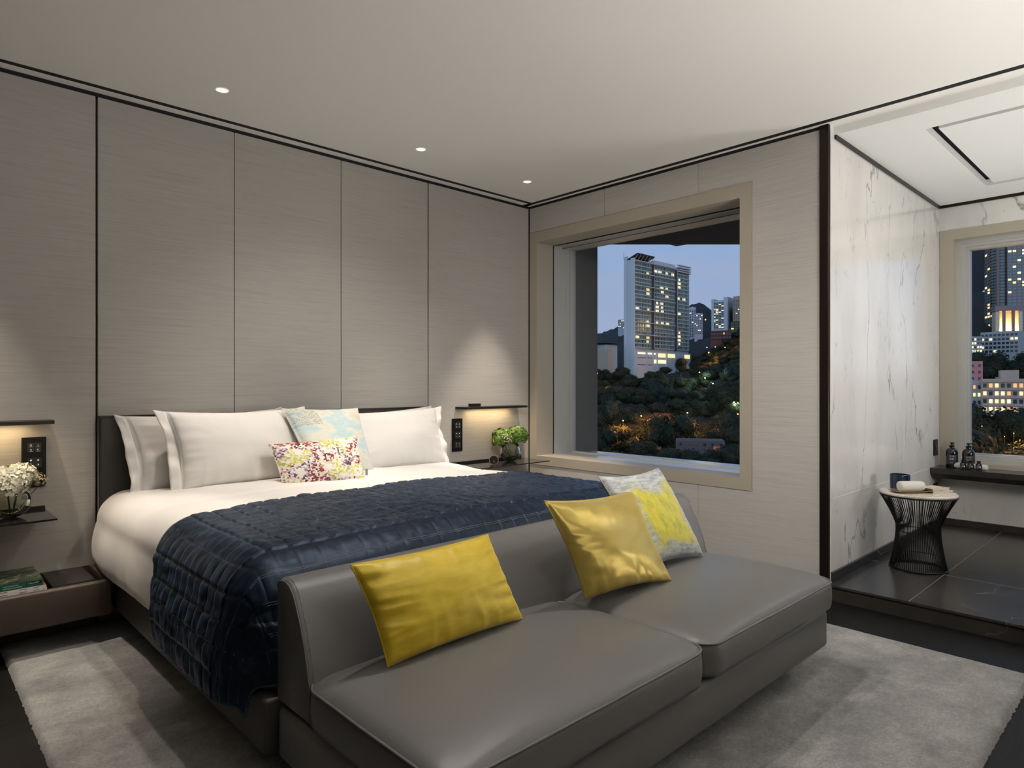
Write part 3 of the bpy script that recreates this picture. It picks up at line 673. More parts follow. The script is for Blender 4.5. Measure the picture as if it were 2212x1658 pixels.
def seat(x0, x1, lx, rx):
    Y0, Y1 = -2.19, -2.80; H0, H1 = .303, .410; R = .022
    m = MB(); NX, NY = 60, 44
    def top(a, b):
        x = x0 + (x1 - x0) * a; y = Y0 + (Y1 - Y0) * b
        u = 2 * a - 1; v = 2 * b - 1
        ed = min((1 - abs(u)) * (x1 - x0) / 2, (1 - abs(v)) * (Y0 - Y1) / 2)
        z = H1 + .050 * (1 - abs(u) ** 3.2) ** .55 * (1 - abs(v) ** 3.2) ** .55 + .002 * nz3(x * 5, y * 5, x0)
        # rounded plan corners
        cx = max(abs(u) * (x1 - x0) / 2 - ((x1 - x0) / 2 - .07), 0); cy = max(abs(v) * (Y0 - Y1) / 2 - ((Y0 - Y1) / 2 - .07), 0)
        if cx > 0 and cy > 0:
            # map square corner to a rounded one
            mxx = max(cx, cy); ln = math.hypot(cx, cy); k = mxx / ln
            x = (x0 + x1) / 2 + math.copysign((x1 - x0) / 2 - .07 + cx * k, u); y = (Y0 + Y1) / 2 - math.copysign((Y0 - Y1) / 2 - .07 + cy * k, v)
        return Vector((x, y, z))
    m.grid(top, NX, NY)
    idx = [i for i in range(NX + 1)] + [(j) * (NX + 1) + NX for j in range(1, NY + 1)] + [NY * (NX + 1) + i for i in range(NX - 1, -1, -1)] + [j * (NX + 1) for j in range(NY - 1, 0, -1)]
    rim = [m.v[i].copy() for i in idx]; n = len(rim); cx_ = (x0 + x1) / 2; cy_ = (Y0 + Y1) / 2
    rows = []; cc = Vector((cx_, cy_, 0))
    for z, k in ((.403, .004), (.385, .007), (.355, .008), (.325, .006), (.309, .001), (H0, -.012)):
        st_ = len(m.v)
        for i, p in enumerate(rim):
            tn = (rim[(i + 1) % n] - rim[i - 1]).normalized(); nn = Vector((tn.y, -tn.x, 0))
            if nn.dot(p - cc) < 0: nn = -nn
            m.v.append(Vector((p.x, p.y, z)) + nn * k)
        rows.append(list(range(st_, st_ + n)))
    prev = idx
    for r_ in rows:
        for i in range(n): m.f.append((prev[i], prev[(i + 1) % n], r_[(i + 1) % n], r_[i]))
        prev = r_
    m.f.append(tuple(reversed(prev)))
    o = m.build('seat_cushion', M['leather'], sofa, smooth=True)
    MB().tube([p + (p - Vector((cx_, cy_, p.z))).normalized() * .004 for p in rim], .0038, 6, closed=True).build('piping', M['leather'], o, smooth=True)
    st = MB(); 
    for i in range(0, n):
        a, b = rim[i], rim[(i + 1) % n]; dn = (a - cc); dn.z = 0; dn.normalize()
        st.tube([a + dn * .0095 + Vector((0, 0, -.014)), a.lerp(b, .45) + dn * .0095 + Vector((0, 0, -.014))], .0006, 4)
    st.build('stitching', M['leather_bed'], o)
    return o
seat(-3.035, -2.049, 0, 0); seat(-2.045, SX1, 0, 0)
def seatz(x, y):
    for x0, x1 in ((-3.035, -2.049), (-2.045, SX1)):
        if x0 <= x <= x1:
            u = 2 * (x - x0) / (x1 - x0) - 1; v = 2 * (y + 2.19) / (-.61) - 1
            if abs(u) < 1 and abs(v) < 1: return .410 + .050 * (1 - abs(u) ** 3.2) ** .55 * (1 - abs(v) ** 3.2) ** .55 + .003
    return .41
cushion('velvet_cushion', [(-2.872, -2.335, .455), (-2.372, -2.335, .460), (-2.417, -2.22, .712), (-2.930, -2.245, .716)], .13, M['yellow_velvet'], 'oblong mustard yellow velvet cushion leaning on the left of the bench back', 'cushion', zmin=seatz, seed=4, pinch=.05, wr=1.25, backmat=M['cushion_back'])
cushion('satin_cushion', [(-2.095, -2.36, .46), (-1.690, -2.44, .46), (-1.618, -2.21, .765), (-2.250, -2.31, .812)], .15, M['gold_satin'], 'square shiny gold satin cushion in front of the yellow and grey one', 'cushion', zmin=seatz, seed=9, pinch=.085, wr=.8)
cushion('abstract_cushion', [(-1.66, -2.31, .47), (-1.268, -2.33, .455), (-1.270, -2.10, .815), (-1.765, -2.15, .83)], .15, M['abstract'], 'square yellow and grey abstract print cushion at the right end of the bench', 'cushion', zmin=seatz, seed=13, pinch=.085, wr=.6, backmat=M['cushion_back'])

# ================================================================== RUG
def rug_pt(u, v):
    x = -3.463 + 3.0 * u; y = -.06 - 3.285 * v
    e = min(u, 1 - u) * 3.0; e2 = min(v, 1 - v) * 3.28; d = min(e, e2)
    if u in (0, 1): x += .006 * nz3(y * 40, 1, 1)
    if v in (0, 1): y += .006 * nz3(x * 40, 2, 1)
    z = .024 * min(1, d / .015) ** .5 + .0015 * nz3(x * 30, y * 30, 0) * min(1, d / .05)
    return (x, y, max(z, .001))
o = MB().grid(rug_pt, 300, 320).build('area_rug', M['rug'], smooth=True)
tag(o, 'large silver grey mottled rug under the bed and bench', 'rug')

# ================================================================== LEFT BEDSIDE LEDGE
ld = empty('bedside_ledge', (-3.7, -.18, .14), 'low floating brown leather bedside ledge along the wall left of the bed', 'bedside ledge')
m = MB(); m.rbox(-4.6, -3.078, -.362, -.325, .142, .303, .012, 3); m.box(-4.6, -3.078, -.33, -.002, .142, .272); m.rbox(-3.105, -3.078, -.33, -.002, .27, .303, .004, 2); m.box(-4.6, -3.105, -.012, -.002, .27, .30)
m.build('ledge_body', M['leather_brown'], ld, smooth='auto')
MB().box(-4.6, -3.325, -.322, -.014, .272, .296).build('leather_mat', M['leather_bed'], ld)
MB().rbox(-3.300, -3.135, -.300, -.025, .272, .302, .004, 2).build('lid', pm('dark_brown_lid', (.022, .018, .016), .42), ld, smooth='auto')
MB().box(-3.323, -3.107, -.322, -.014, .2715, .276).build('recess_floor', M['matt_black'], ld)

def book(name, x0, x1, y0, y1, z0, t, cover, spine, label, group, pages=M['paper'], spine_side='y', axis=None):
    e = empty(name, ((x0 + x1) / 2, (y0 + y1) / 2, z0), label, 'book', group)
    if spine_side == 'y':      # spine faces -y
        MB().box(x0 + .003, x1 - .003, y0 + .003, y1 - .003, z0 + .0015, z0 + t - .0015).build('pages', pages, e)
        MB().box(x0, x1, y0, y1, z0 + t - .0018, z0 + t).build('front_cover', cover, e)
        MB().box(x0, x1, y0, y1, z0, z0 + .0018).build('back_cover', spine, e)
        MB().box(x0, x1, y0 - .0015, y0 + .002, z0, z0 + t).build('spine', spine, e)
    return e
gb = 'books on the bedside ledge'
b1 = book('book', -3.615, -3.322, -.318, -.075, .297, .0105, M['orange_cover'], M['white_spine'], 'white-spined book at the bottom of the stack on the bedside ledge', gb)
b2 = book('book', -3.615, -3.324, -.316, -.078, .3085, .0105, M['orange_cover'], M['white_spine'], 'white-spined book in the middle of the stack on the bedside ledge', gb)
b3 = book('book', -3.610, -3.334, -.312, -.045, .3200, .0265, M['garden_cover'], M['green_cover'], 'thick green-spined garden book on top of the stack on the bedside ledge', gb)
RX = Matrix.Rotation(PI / 2, 4, 'X')
text_mesh('CALLWEY', .0095, M['white_ink'], b3, Matrix.Translation((-3.391, -.3150, .3325)) @ RX)
MB().box(-3.395, -3.340, -.3143, -.3138, .3295, .3420).build('publisher_plate', M['matt_black'], b3)
text_mesh('IHRE SCHÖNSTEN', .0065, M['white_ink'], b3, Matrix.Translation((-3.475, -.3142, .3345)) @ RX)
text_mesh('GÄRTEN IM QUADRAT', .0065, M['white_ink'], b3, Matrix.Translation((-3.475, -.3142, .3255)) @ RX)
for bb, z in ((b1, .300), (b2, .3115)):
    for (a, w) in ((-3.37, .02), (-3.42, .028), (-3.53, .07), (-3.335, .004)): MB().box(a, a + w, (-.3202 if bb is b1 else -.3182), (-.3190 if bb is b1 else -.3170), z + .0025, z + .0045).build('spine_print', M['key'], bb)

# ================================================================== WALL SHELVES, PANELS
def lower_shelf(x0, x1, label):
    e = empty('wall_shelf', ((x0 + x1) / 2, -.17, .58), label, 'shelf', 'lower bedside shelves')
    m = MB(); m.prism([(0, .592), (-.33, .598), (-.33, .606), (0, .606)], 'x', x0, x1); m.build('shelf_board', M['gloss_black'], e)
    MB().prism([(-.001, .570), (-.24, .592), (-.001, .592)], 'x', x0 + .05, x1 - .05).build('bracket', M['bronze_matt'], e)
    MB().box(x0 + .0, x1 - .0, -.016, -.001, .606, .620).build('upstand', M['bronze_matt'], e)
lower_shelf(-3.95, -3.285, 'dark glossy lower wall shelf left of the bed holding the white flowers')
lower_shelf(-.812, -.105, 'dark glossy lower wall shelf right of the bed holding clock and green flowers')
def upper_shelf(x0, x1, label, fl):
    e = empty('wall_shelf', ((x0 + x1) / 2, -.07, 1.02), label, 'shelf', 'upper bedside shelves')
    m = MB(); r = .03; pts = []
    for k in range(7): a = PI + k * PI / 12; pts.append((x0 + r + r * math.cos(a), -.14 + r + r * math.sin(a)))
    for k in range(7): a = -PI / 2 + k * PI / 12; pts.append((x1 - r + r * math.cos(a), -.14 + r + r * math.sin(a)))
    pts += [(x1, -.001), (x0, -.001)]
    m.prism(pts, 'z', 1.014, 1.030).build('shelf_board', M['bronze_matt'], e, smooth='auto')
    MB().box(x0 + .08, x1 - .08, -.055, -.045, 1.011, 1.0145).build('light_strip', M['led'], e)
    area((x0 + x1) / 2, -.06, 1.008, ((x0 + x1) / 2, -.035, 0), 1.1, abs(x1 - x0) - .2, .012, (1, .72, .38))
upper_shelf(-3.95, -3.262, 'dark upper wall shelf left of the bed with warm light beneath', 1)
upper_shelf(-.778, -.14, 'dark upper wall shelf right of the bed with warm light beneath', -1)
MB_ = MB().rbox(-.660, -.565, -.045, -.010, 1.030, 1.052, .002, 2).build('small_dark_box', M['bronze_matt'], smooth='auto')  # plain dark box on the shelf, gives no light
tag(MB_, 'small dark rectangular box on top of the right upper shelf', 'light fitting')

def control_panel(x0, x1, z0, z1, label):
    e = empty('control_panel', ((x0 + x1) / 2, -.005, z0), label, 'control panel', 'bedside control panels')
    MB().rbox(x0, x1, -.011, -.0005, z0, z1, .0012, 1).build('panel_plate', M['matt_black'], e)
    w = x1 - x0; h = z1 - z0; kw = w * .285; kh = h * .19
    cxs = (x0 + w * .37, x0 + w * .66)
    for r_ in range(3):
        zc = z1 - h * (.205 + .30 * r_)
        for ci, cx in enumerate(cxs):
            k = MB().rbox(cx - kw / 2, cx + kw / 2, -.013, -.0108, zc - kh / 2, zc + kh / 2, .0006, 1).build('key', M['key'], e)
            ic = MB(); yy0, yy1 = -.0135, -.0129
            for q, dz in enumerate((.26, -.22)):
                z = zc + kh * dz; s_ = .0033
                if r_ == 0:
                    if q == 0 and ci == 0: ic.box(cx - s_, cx - s_ + .001, yy0, yy1, z - s_, z + s_); ic.box(cx + s_ - .001, cx + s_, yy0, yy1, z - s_, z + s_); ic.box(cx - s_, cx + s_, yy0, yy1, z + s_ - .001, z + s_)
                    elif q == 0: ic.box(cx - .0006, cx + .0006, yy0, yy1, z - s_, z + s_)
                    elif ci == 0: ic.prism([(cx - s_, z - s_), (cx - s_ + .0012, z - s_), (cx + s_, z + s_), (cx + s_ - .0012, z + s_)], 'y', yy0, yy1); ic.prism([(cx + s_, z - s_), (cx + s_ - .0012, z - s_), (cx - s_, z + s_), (cx - s_ + .0012, z + s_)], 'y', yy0, yy1)
                    else: ic.prism([(cx - s_ * math.cos(a * .35 - .4), z + s_ * math.sin(a * .35 - .4)) for a in range(9)] + [(cx - .0015 - s_ * .55 * math.cos(a * .35 - .4) + .003, z + s_ * .8 * math.sin(a * .35 - .4)) for a in range(8, -1, -1)], 'y', yy0, yy1)
                    ic.box(cx - .0055, cx + .0055, yy0, yy1, z - .0075, z - .0068)
                elif r_ == 1:
                    fr_ = {(0, 0): 1, (0, 1): .02, (1, 0): .7, (1, 1): .5}[(ci, q)]
                    n_ = 20; pts = [(cx + s_ * math.sin(2 * PI * fr_ * i / n_), z + s_ * math.cos(2 * PI * fr_ * i / n_)) for i in range(n_ + 1)]
                    if fr_ > .1: ic.prism([(cx, z)] + pts, 'y', yy0, yy1)
                    ring = [(cx + s_ * math.cos(i * PI / 10), (yy0 + yy1) / 2, z + s_ * math.sin(i * PI / 10)) for i in range(20)]
                    ic.tube(ring, .0003, 4, closed=True)
                else:
                    sg = 1 if q == 0 else -1
                    ic.prism([(cx - s_, z - sg * s_ * .5), (cx, z + sg * s_ * .6), (cx + s_, z - sg * s_ * .5), (cx + s_ * .8, z - sg * s_ * .75), (cx, z + sg * s_ * .2), (cx - s_ * .8, z - sg * s_ * .75)], 'y', yy0, yy1)
                    if q == 0: ic.box(cx - .004, cx + .004, yy0, yy1, zc - .0006, zc + .0002)
            ic.build('key_symbol', M['icon'], k)
control_panel(-3.375, -3.280, .710, .948, 'black bedside control panel with lit key symbols on the wall left of the headboard')
control_panel(-.812, -.716, .700, .943, 'black bedside control panel with lit key symbols on the wall right of the bed')

# ------------------------------------------------------------------ vases & flowers
def vase(cx, cy, z0, R, label):
    e = empty('glass_vase', (cx, cy, z0), label, 'vase', 'round glass vases')
    prof = []; 
    for k in range(3, 29): a = -PI / 2 + PI * k / 32 * 1.0; prof.append((R * math.cos(a), R * .92 * (1 + math.sin(a))))
    zb = prof[0][1]; prof = [(r, z - zb + .002) for r, z in prof]
    ip = [(max(r - .003, .001), z + .002) for r, z in prof]
    MB().lathe([(.001, .0)] + prof + list(reversed(ip)) + [(.001, .004)], (cx, cy, z0), 40, caps=False).build('bowl', M['vase_glass'], e, smooth=True)
    wp = [(r - .0035, z + .002) for r, z in prof if z < R * 1.05]
    MB().lathe([(.001, .0045)] + wp + [(.001, wp[-1][1])], (cx, cy, z0), 36, caps=False).build('water', M['water'], e, smooth='auto')
    return e
def blossom_head(c, rx, rz, n, psize, seed, flat=.6, jitter=.55):
    """hydrangea dome: many four-petalled florets over an ellipsoid"""
    rnd = random.Random(seed); m = MB(); c = Vector(c)
    for i in range(n):
        t = (i + .5) / n; ph = math.acos(1 - 1.62 * t); az = i * 2.39996
        d = Vector((math.sin(ph) * math.cos(az), math.sin(ph) * math.sin(az), math.cos(ph)))
        p = c + Vector((d.x * rx, d.y * rx, d.z * rz)) * (1 + rnd.uniform(-.08, .08))
        nrm = (d + Vector([rnd.uniform(-jitter, jitter) for _ in range(3)])).normalized(); u = nrm.orthogonal().normalized(); w = nrm.cross(u); a0 = rnd.uniform(0, PI)
        s = psize * rnd.uniform(.75, 1.2)
        for k in range(4):
            a = a0 + k * PI / 2; dr = u * math.cos(a) + w * math.sin(a); sd = nrm.cross(dr)
            m.add([p, p + dr * s * .34 + sd * s * .36 + nrm * s * .14, p + dr * s * .78 + sd * s * .36 + nrm * s * .14, p + dr * s + nrm * s * .04, p + dr * s * .78 - sd * s * .36 + nrm * s * .14, p + dr * s * .34 - sd * s * .36 + nrm * s * .14], [(0, 1, 2, 3, 4, 5)])
    return m
def flower(name, c, base, rx, rz, n, ps, mat, seed, label, group, bend=(0, 0)):
    e = empty(name, base, label, 'flower', group)
    blossom_head(c, rx, rz, n, ps, seed).build('flower_head', mat, e, smooth=False, fixn=False)
    core = MB(); bm = bmesh.new(); bmesh.ops.create_icosphere(bm, subdivisions=2, radius=1)
    for v in bm.verts: v.co = Vector(c) + Vector((v.co.x * rx * .80, v.co.y * rx * .80, v.co.z * rz * .80 + (.0 if v.co.z > 0 else rz * .25)))
    bm.verts.index_update(); core.bm_add(bm); core.build('flower_core', M['core_green'] if 'green' in name else M['core_white'], e, smooth=True)
    b = Vector(base); cc = Vector(c); pts = [b.lerp(cc, t) + Vector((bend[0], bend[1], 0)) * math.sin(t * PI) for t in (0, .25, .5, .75, 1)]
    MB().tube(pts, .0035, 7).build('stem', M['stem'], e, smooth=True)
    return e
def sprig(name, c, base, R, n, mat, seed, label, group):
    rnd = random.Random(seed); e = empty(name, base, label, 'flower', group); c = Vector(c); b = Vector(base)
    st = MB().tube([b, b.lerp(c, .5), c + Vector((0, 0, -R * .5))], .002, 6); bl = MB(); fork = c + Vector((0, 0, -R * .7))
    for i in range(n):
        d = Vector([rnd.gauss(0, 1) for _ in range(3)]).normalized() * R * rnd.uniform(.55, 1.05)
        p = c + d; st.tube([fork, fork.lerp(p, .6) + Vector((0, 0, .004)), p], .0006, 4, caps=False)
        s = rnd.uniform(.0028, .0045); nrm = d.normalized(); u = nrm.orthogonal().normalized(); w = nrm.cross(u)
        for k in range(5):
            a = k * 2 * PI / 5; dr = u * math.cos(a) + w * math.sin(a); sd = nrm.cross(dr)
            bl.add([p, p + dr * s * .6 + sd * s * .4, p + dr * s * 1.2 + nrm * s * .3, p + dr * s * .6 - sd * s * .4], [(0, 1, 2, 3)])
    st.build('stem', M['stem'], e, fixn=False); bl.build('blossoms', mat, e, fixn=False); return e
SZ = .606
vase(-.355, -.150, SZ, .086, 'round clear glass vase with water and green flowers on the right shelf')
vx, vy = -.355, -.150
gf = 'green hydrangeas in the right vase'
flower('green_hydrangea', (vx + .055, vy - .02, .800), (vx + .02, vy - .02, .625), .078, .066, 260, .0155, M['petal_green'], 1, 'largest green hydrangea, at the right of the right-hand vase', gf, (.01, 0))
flower('green_hydrangea', (vx - .045, vy + .050, .795), (vx + .01, vy, .625), .070, .058, 210, .0155, M['petal_green'], 2, 'green hydrangea at the back of the right-hand vase', gf, (-.01, 0))
flower('green_hydrangea', (vx - .092, vy + .035, .762), (vx, vy - .01, .622), .045, .045, 120, .014, M['petal_green'], 3, 'small green hydrangea at the left side of the right-hand vase', gf, (-.01, 0))
sprig('cream_sprig', (vx - .082, vy - .050, .785), (vx - .005, vy - .02, .622), .046, 170, M['petal_cream'], 4, 'cream blossom sprig in front of the green hydrangeas', 'sprigs')
lx, ly = -3.435, -.165
vase(lx, ly, SZ, .083, 'round clear glass vase with water and white flowers on the left shelf')
wf = 'white hydrangeas in the left vase'
flower('white_hydrangea', (lx - .015, ly - .025, .770), (lx, ly - .01, .622), .082, .062, 150, .021, M['petal_white'], 5, 'large cream white hydrangea at the front of the left vase', wf)
flower('white_hydrangea', (lx + .035, ly + .015, .785), (lx + .01, ly, .622), .062, .052, 110, .020, M['petal_white'], 6, 'cream white hydrangea at the right and back of the left vase', wf)
sprig('green_sprig', (lx + .035, ly - .055, .800), (lx + .01, ly - .01, .622), .030, 60, M['petal_cream'], 7, 'yellow green blossom sprig on top of the white hydrangeas', 'sprigs')
sprig('tan_sprig', (lx + .105, ly - .040, .765), (lx + .02, ly - .01, .622), .034, 110, M['petal_brown'], 8, 'tan blossom sprig at the right side of the left vase', 'sprigs')
MB().tube([(lx + .012, ly, .612), (lx + .010, ly, .700)], .016, 12).build
# ------------------------------------------------------------------ clocks
def clock(cx, cy, R, ang, label):
    e = empty('table_clock', (cx, cy, SZ), label, 'clock', 'small round table clocks')
    Rz = Matrix.Rotation(ang, 4, 'Z'); T = Matrix.Translation((cx, cy, SZ + R)) @ Rz   # faces local -Y
    def tr(m): m.v = [T @ p for p in m.v]; return m
    def disc(prof):
        m = MB(); m.lathe(prof, (0, 0, 0), 36, caps=False); m.v = [Vector((p.x, -p.z, p.y)) for p in m.v]; return tr(m)
    disc([(.001, -.022), (R * .96, -.022), (R, -.018), (R, .018), (R * .97, .022), (R * .90, .022), (R * .90, .017)]).build('clock_case', M['copper'], e, smooth='auto')
    disc([(.001, .0165), (R * .91, .0165), (R * .91, .014)]).build('clock_face', M['matt_black'], e)
    mk = MB()
    for k in range(12):
        a = k * PI / 6; r0, r1 = R * .72, R * .82; w = .0006; c_, s_ = math.cos(a), math.sin(a)
        mk.add([(c_ * r0 - s_ * w, -.0172, s_ * r0 + c_ * w), (c_ * r1 - s_ * w, -.0172, s_ * r1 + c_ * w), (c_ * r1 + s_ * w, -.0172, s_ * r1 - c_ * w), (c_ * r0 + s_ * w, -.0172, s_ * r0 - c_ * w)], [(0, 1, 2, 3)])
    tr(mk).build('hour_markers', M['hand'], e)
    for a, l_, nm in ((-1.9, .52, 'hour_hand'), (-1.25, .72, 'minute_hand')):
        tr(MB().tube([(0, -.0185, 0), (math.cos(a) * R * l_, -.0185, math.sin(a) * R * l_)], .0007, 5)).build(nm, M['hand'], e)
clock(-.585, -.215, .036, -.75, 'small round copper clock with black face beside the green flowers')

# ================================================================== ALCOVE FURNITURE
TX, TY = .680, -2.640
tb = empty('wire_side_table', (TX, TY, AZ), 'round side table with flared dark wire base and pale stone top by the marble wall', 'side table')
def wr(t):   # radius at height fraction
    return .150 - .036 * math.sin(min(t / .62, 1) * PI / 2) + (.090 * max(0, (t - .55) / .45) ** 1.3)
m = MB()
for k in range(84):
    a = 2 * PI * k / 84; tw = 0
    m.tube([(TX + wr(t) * math.cos(a + tw * t), TY + wr(t) * math.sin(a + tw * t), AZ + .006 + .436 * t) for t in [i / 12 for i in range(13)]], .0022, 5)
wb = m.build('wire_cage', M['matt_black'], tb, smooth=True)
def ring(r, z, th_): return MB().tube([(TX + r * math.cos(i * PI / 32), TY + r * math.sin(i * PI / 32), AZ + z) for i in range(64)], th_, 8, closed=True)
ring(wr(0), .006, .006).build('base_ring', M['matt_black'], tb, smooth=True)
ring(wr(.14) - .002, .066, .0025).build('inner_ring', M['matt_black'], tb, smooth=True)
ring(wr(.5) - .003, .224, .0025).build('waist_ring', M['matt_black'], tb, smooth=True)
ring(wr(1) - .004, .440, .005).build('top_ring', M['matt_black'], tb, smooth=True)
MB().lathe([(.001, .440), (.196, .440), (.204, .447), (.204, .455), (.198, .460), (.001, .460)], (TX, TY, AZ), 64, caps=False).build('table_top', M['travertine'], tb, smooth='auto')
MB().box(TX - .040, TX - .008, TY - .135, TY - .13, AZ + .385, AZ + .41)
TZ = AZ + .460
# tray with rolled towel
d = Vector((.76, -.65, 0)); pz = Vector((.65, .76, 0)); c0 = Vector((TX - .060, TY + .020, TZ))
tr_ = MB()
def tray_pt(a, b): return c0 + d * (a * 2 - 1) * .115 + pz * (b * 2 - 1) * .045 + Vector((0, 0, .003 + .006 * (abs(a * 2 - 1) ** 4 + abs(b * 2 - 1) ** 4)))
o = tr_.grid(tray_pt, 14, 8).build('brass_tray', M['brass'], solid=.003, smooth=True); tag(o, 'long narrow brass tray under the rolled towel on the wire table', 'tray')
def towel(c, dirv, L, R, label, squash=1.0):
    dirv = Vector(dirv).normalized(); sd = Vector((0, 0, 1)).cross(dirv); c = Vector(c); n = 26; rings = [(0, .25), (.0, .8), (.03, .97), (.12, 1.02), (.3, 1), (.5, 1.03), (.7, 1), (.88, 1.02), (.97, .97), (1, .8), (1.0, .25)]
    m = MB(); pts = []
    for t, rr_ in rings:
        for k in range(n):
            a = 2 * PI * k / n; r_ = R * rr_ * (1 + .03 * math.sin(a * 2 + t * 3) + (.07 if abs(a - 1.0) < .14 else 0)); pts.append(c + dirv * (t - .5) * L + sd * math.cos(a) * r_ + Vector((0, 0, R + math.sin(a) * r_ * squash)))
    fs = [(i * n + k, i * n + (k + 1) % n, (i + 1) * n + (k + 1) % n, (i + 1) * n + k) for i in range(len(rings) - 1) for k in range(n)]
    fs += [tuple(range(n)), tuple((len(rings) - 1) * n + k for k in range(n))]
    o = m.add(pts, fs).build('rolled_towel', M['towel'], smooth=True, sub=1)
    sp = MB(); q = []
    for i in range(40):
        a = i * .35; r_ = R * (.12 + .72 * i / 40); q.append(c + dirv * (L * .5 + .001) + sd * math.cos(a) * r_ + Vector((0, 0, R + math.sin(a) * r_)))
    sp.tube(q, .0012, 5).build('rolled_end', M['linen_grey'], o)
    return tag(o, label, 'towel')
towel(c0 + Vector((0, 0, .005)) + pz * .004, d, .150, .031, 'rolled white hand towel on the brass tray')
# candle
ce_ = Vector((TX + .060, TY + .115, TZ)); cn = empty('scented_candle', ce_, 'navy glass three-wick candle on the wire table behind the towel', 'candle')
MB().lathe([(.001, 0), (.053, 0), (.056, .004), (.056, .086), (.054, .088), (.051, .086), (.051, .060), (.001, .060)], ce_, 40, caps=False).build('glass_jar', M['navy_glass'], cn, smooth='auto')
MB().lathe([(.001, .058), (.0505, .058), (.0505, .066), (.001, .066)], ce_, 32, caps=False).build('wax', M['wax'], cn)
for a in (0, 2.1, 4.2): MB().tube([ce_ + Vector((.02 * math.cos(a), .02 * math.sin(a), .064)), ce_ + Vector((.02 * math.cos(a), .02 * math.sin(a), .078))], .001, 5).build('wick', M['matt_black'], cn)
fdir = (CAM - ce_); fdir.z = 0; fdir.normalize(); az0 = math.atan2(fdir.y, fdir.x)
m = MB()
for z, w in ((.050, .42), (.040, .56)):
    for k in range(int(w * 22)):
        a = az0 + .55 + (k / 22 - w / 2) ; 
        if k % 4 == 3: continue
        m.add([ce_ + Vector((.0565 * math.cos(a), .0565 * math.sin(a), z)), ce_ + Vector((.0565 * math.cos(a + .03), .0565 * math.sin(a + .03), z)), ce_ + Vector((.0565 * math.cos(a + .03), .0565 * math.sin(a + .03), z + .004)), ce_ + Vector((.0565 * math.cos(a), .0565 * math.sin(a), z + .004))], [(0, 1, 2, 3)])
m.build('gold_print', M['gold_print'], cn)
# books on the wire table
def rot_book(cx, cy, z0, L, Wd, t, ang, cover, label):
    e = empty('book', (cx, cy, z0), label, 'book', 'books on the wire table'); Rm = Matrix.Translation((cx, cy, z0)) @ Matrix.Rotation(ang, 4, 'Z')
    def tr(m): m.v = [Rm @ p for p in m.v]; return m
    tr(MB().box(-L / 2 + .003, L / 2 - .003, -Wd / 2 + .003, Wd / 2, .0015, t - .0015)).build('pages', M['paper'], e)
    tr(MB().box(-L / 2, L / 2, -Wd / 2, Wd / 2, t - .0018, t)).build('front_cover', cover, e)
    tr(MB().box(-L / 2, L / 2, -Wd / 2, Wd / 2, 0, .0018)).build('back_cover', M['brown_cover'], e)
    tr(MB().box(-L / 2 - .0015, -L / 2 + .001, -Wd / 2, Wd / 2, 0, t)).build('spine', M['brass'], e)
    return e
rot_book(TX + .075, TY - .070, TZ, .150, .115, .0125, -.50, M['cream_cover'], 'lower of the two small cream books on the wire table')
rot_book(TX + .070, TY - .062, TZ + .0128, .145, .105, .0135, -.40, M['cream_cover'], 'upper small cream illustrated book on the wire table')

# stone shelf under the second window
m = MB(); 
m.add([(AX, AY - .001, .556), (AX, -6.4, .556), (1.978, -6.4, .556), (1.978, AY - .001, .556), (AX, AY - .001, .470), (AX, -6.4, .470), (2.03, -6.4, .476), (2.03, AY - .001, .476), (1.985, AY - .001, .515), (1.985, -6.4, .515)],
      [(0, 1, 2, 3), (3, 2, 9, 8), (8, 9, 6, 7), (7, 6, 5, 4), (0, 3, 8, 7, 4), (1, 5, 6, 9, 2), (0, 4, 5, 1)])
o = m.build('stone_shelf', M['dmarble']); tag(o, 'dark marble shelf below the bathroom window', 'shelf')
KZ = .5575
def soap(cx, cy, H, R, label, ang=0):
    e = empty('soap_bottle', (cx, cy, KZ), label, 'bottle', 'pump bottles')
    MB().lathe([(.001, 0), (R * .94, 0), (R, .004), (R, H * .58), (R * .93, H * .66), (R * .68, H * .73), (R * .36, H * .765), (R * .34, H * .80), (.001, H * .80)], (cx, cy, KZ), 32, caps=False).build('bottle_body', M['bottle'], e, smooth='auto')
    p = MB().lathe([(.001, H * .79), (R * .44, H * .79), (R * .44, H * .86), (R * .18, H * .865), (R * .16, H * .93), (.001, H * .93)], (cx, cy, KZ), 20, caps=False)
    p.lathe([(.001, H * .925), (R * .30, H * .925), (R * .30, H * .965), (.001, H * .97)], (cx, cy, KZ), 16, caps=False)
    dd = Vector((math.cos(ang), math.sin(ang), 0)); b_ = Vector((cx, cy, KZ + H * .95)); p.tube([b_, b_ + dd * R * .9, b_ + dd * R * 1.1 + Vector((0, 0, -.006))], .0042, 8)
    p.build('pump', M['matt_black'], e, smooth='auto')
    a0 = math.atan2(CAM.y - cy, CAM.x - cx); lab = MB()
    n = 12
    for i in range(n):
        a = a0 - .8 + 1.6 * i / n; b2 = a + 1.6 / n
        lab.add([(cx + (R + .0006) * math.cos(q), cy + (R + .0006) * math.sin(q), KZ + z) for q, z in ((a, H * .14), (b2, H * .14), (b2, H * .50), (a, H * .50))], [(0, 1, 2, 3)])
    lb = lab.build('label', M['label_grey'], e); tx = MB()
    for z, w, hh in ((.44, .9, .006), (.37, .7, .003), (.34, .8, .003), (.31, .6, .003), (.20, .5, .003)):
        for i in range(10):
            if i % 5 == 4: continue
            a = a0 - w / 2 + w * i / 10; b2 = a + w / 12
            tx.add([(cx + (R + .0011) * math.cos(q), cy + (R + .0011) * math.sin(q), KZ + zz) for q, zz in ((a, H * z), (b2, H * z), (b2, H * z + hh), (a, H * z + hh))], [(0, 1, 2, 3)])
    tx.build('label_print', M['label_text'], lb)
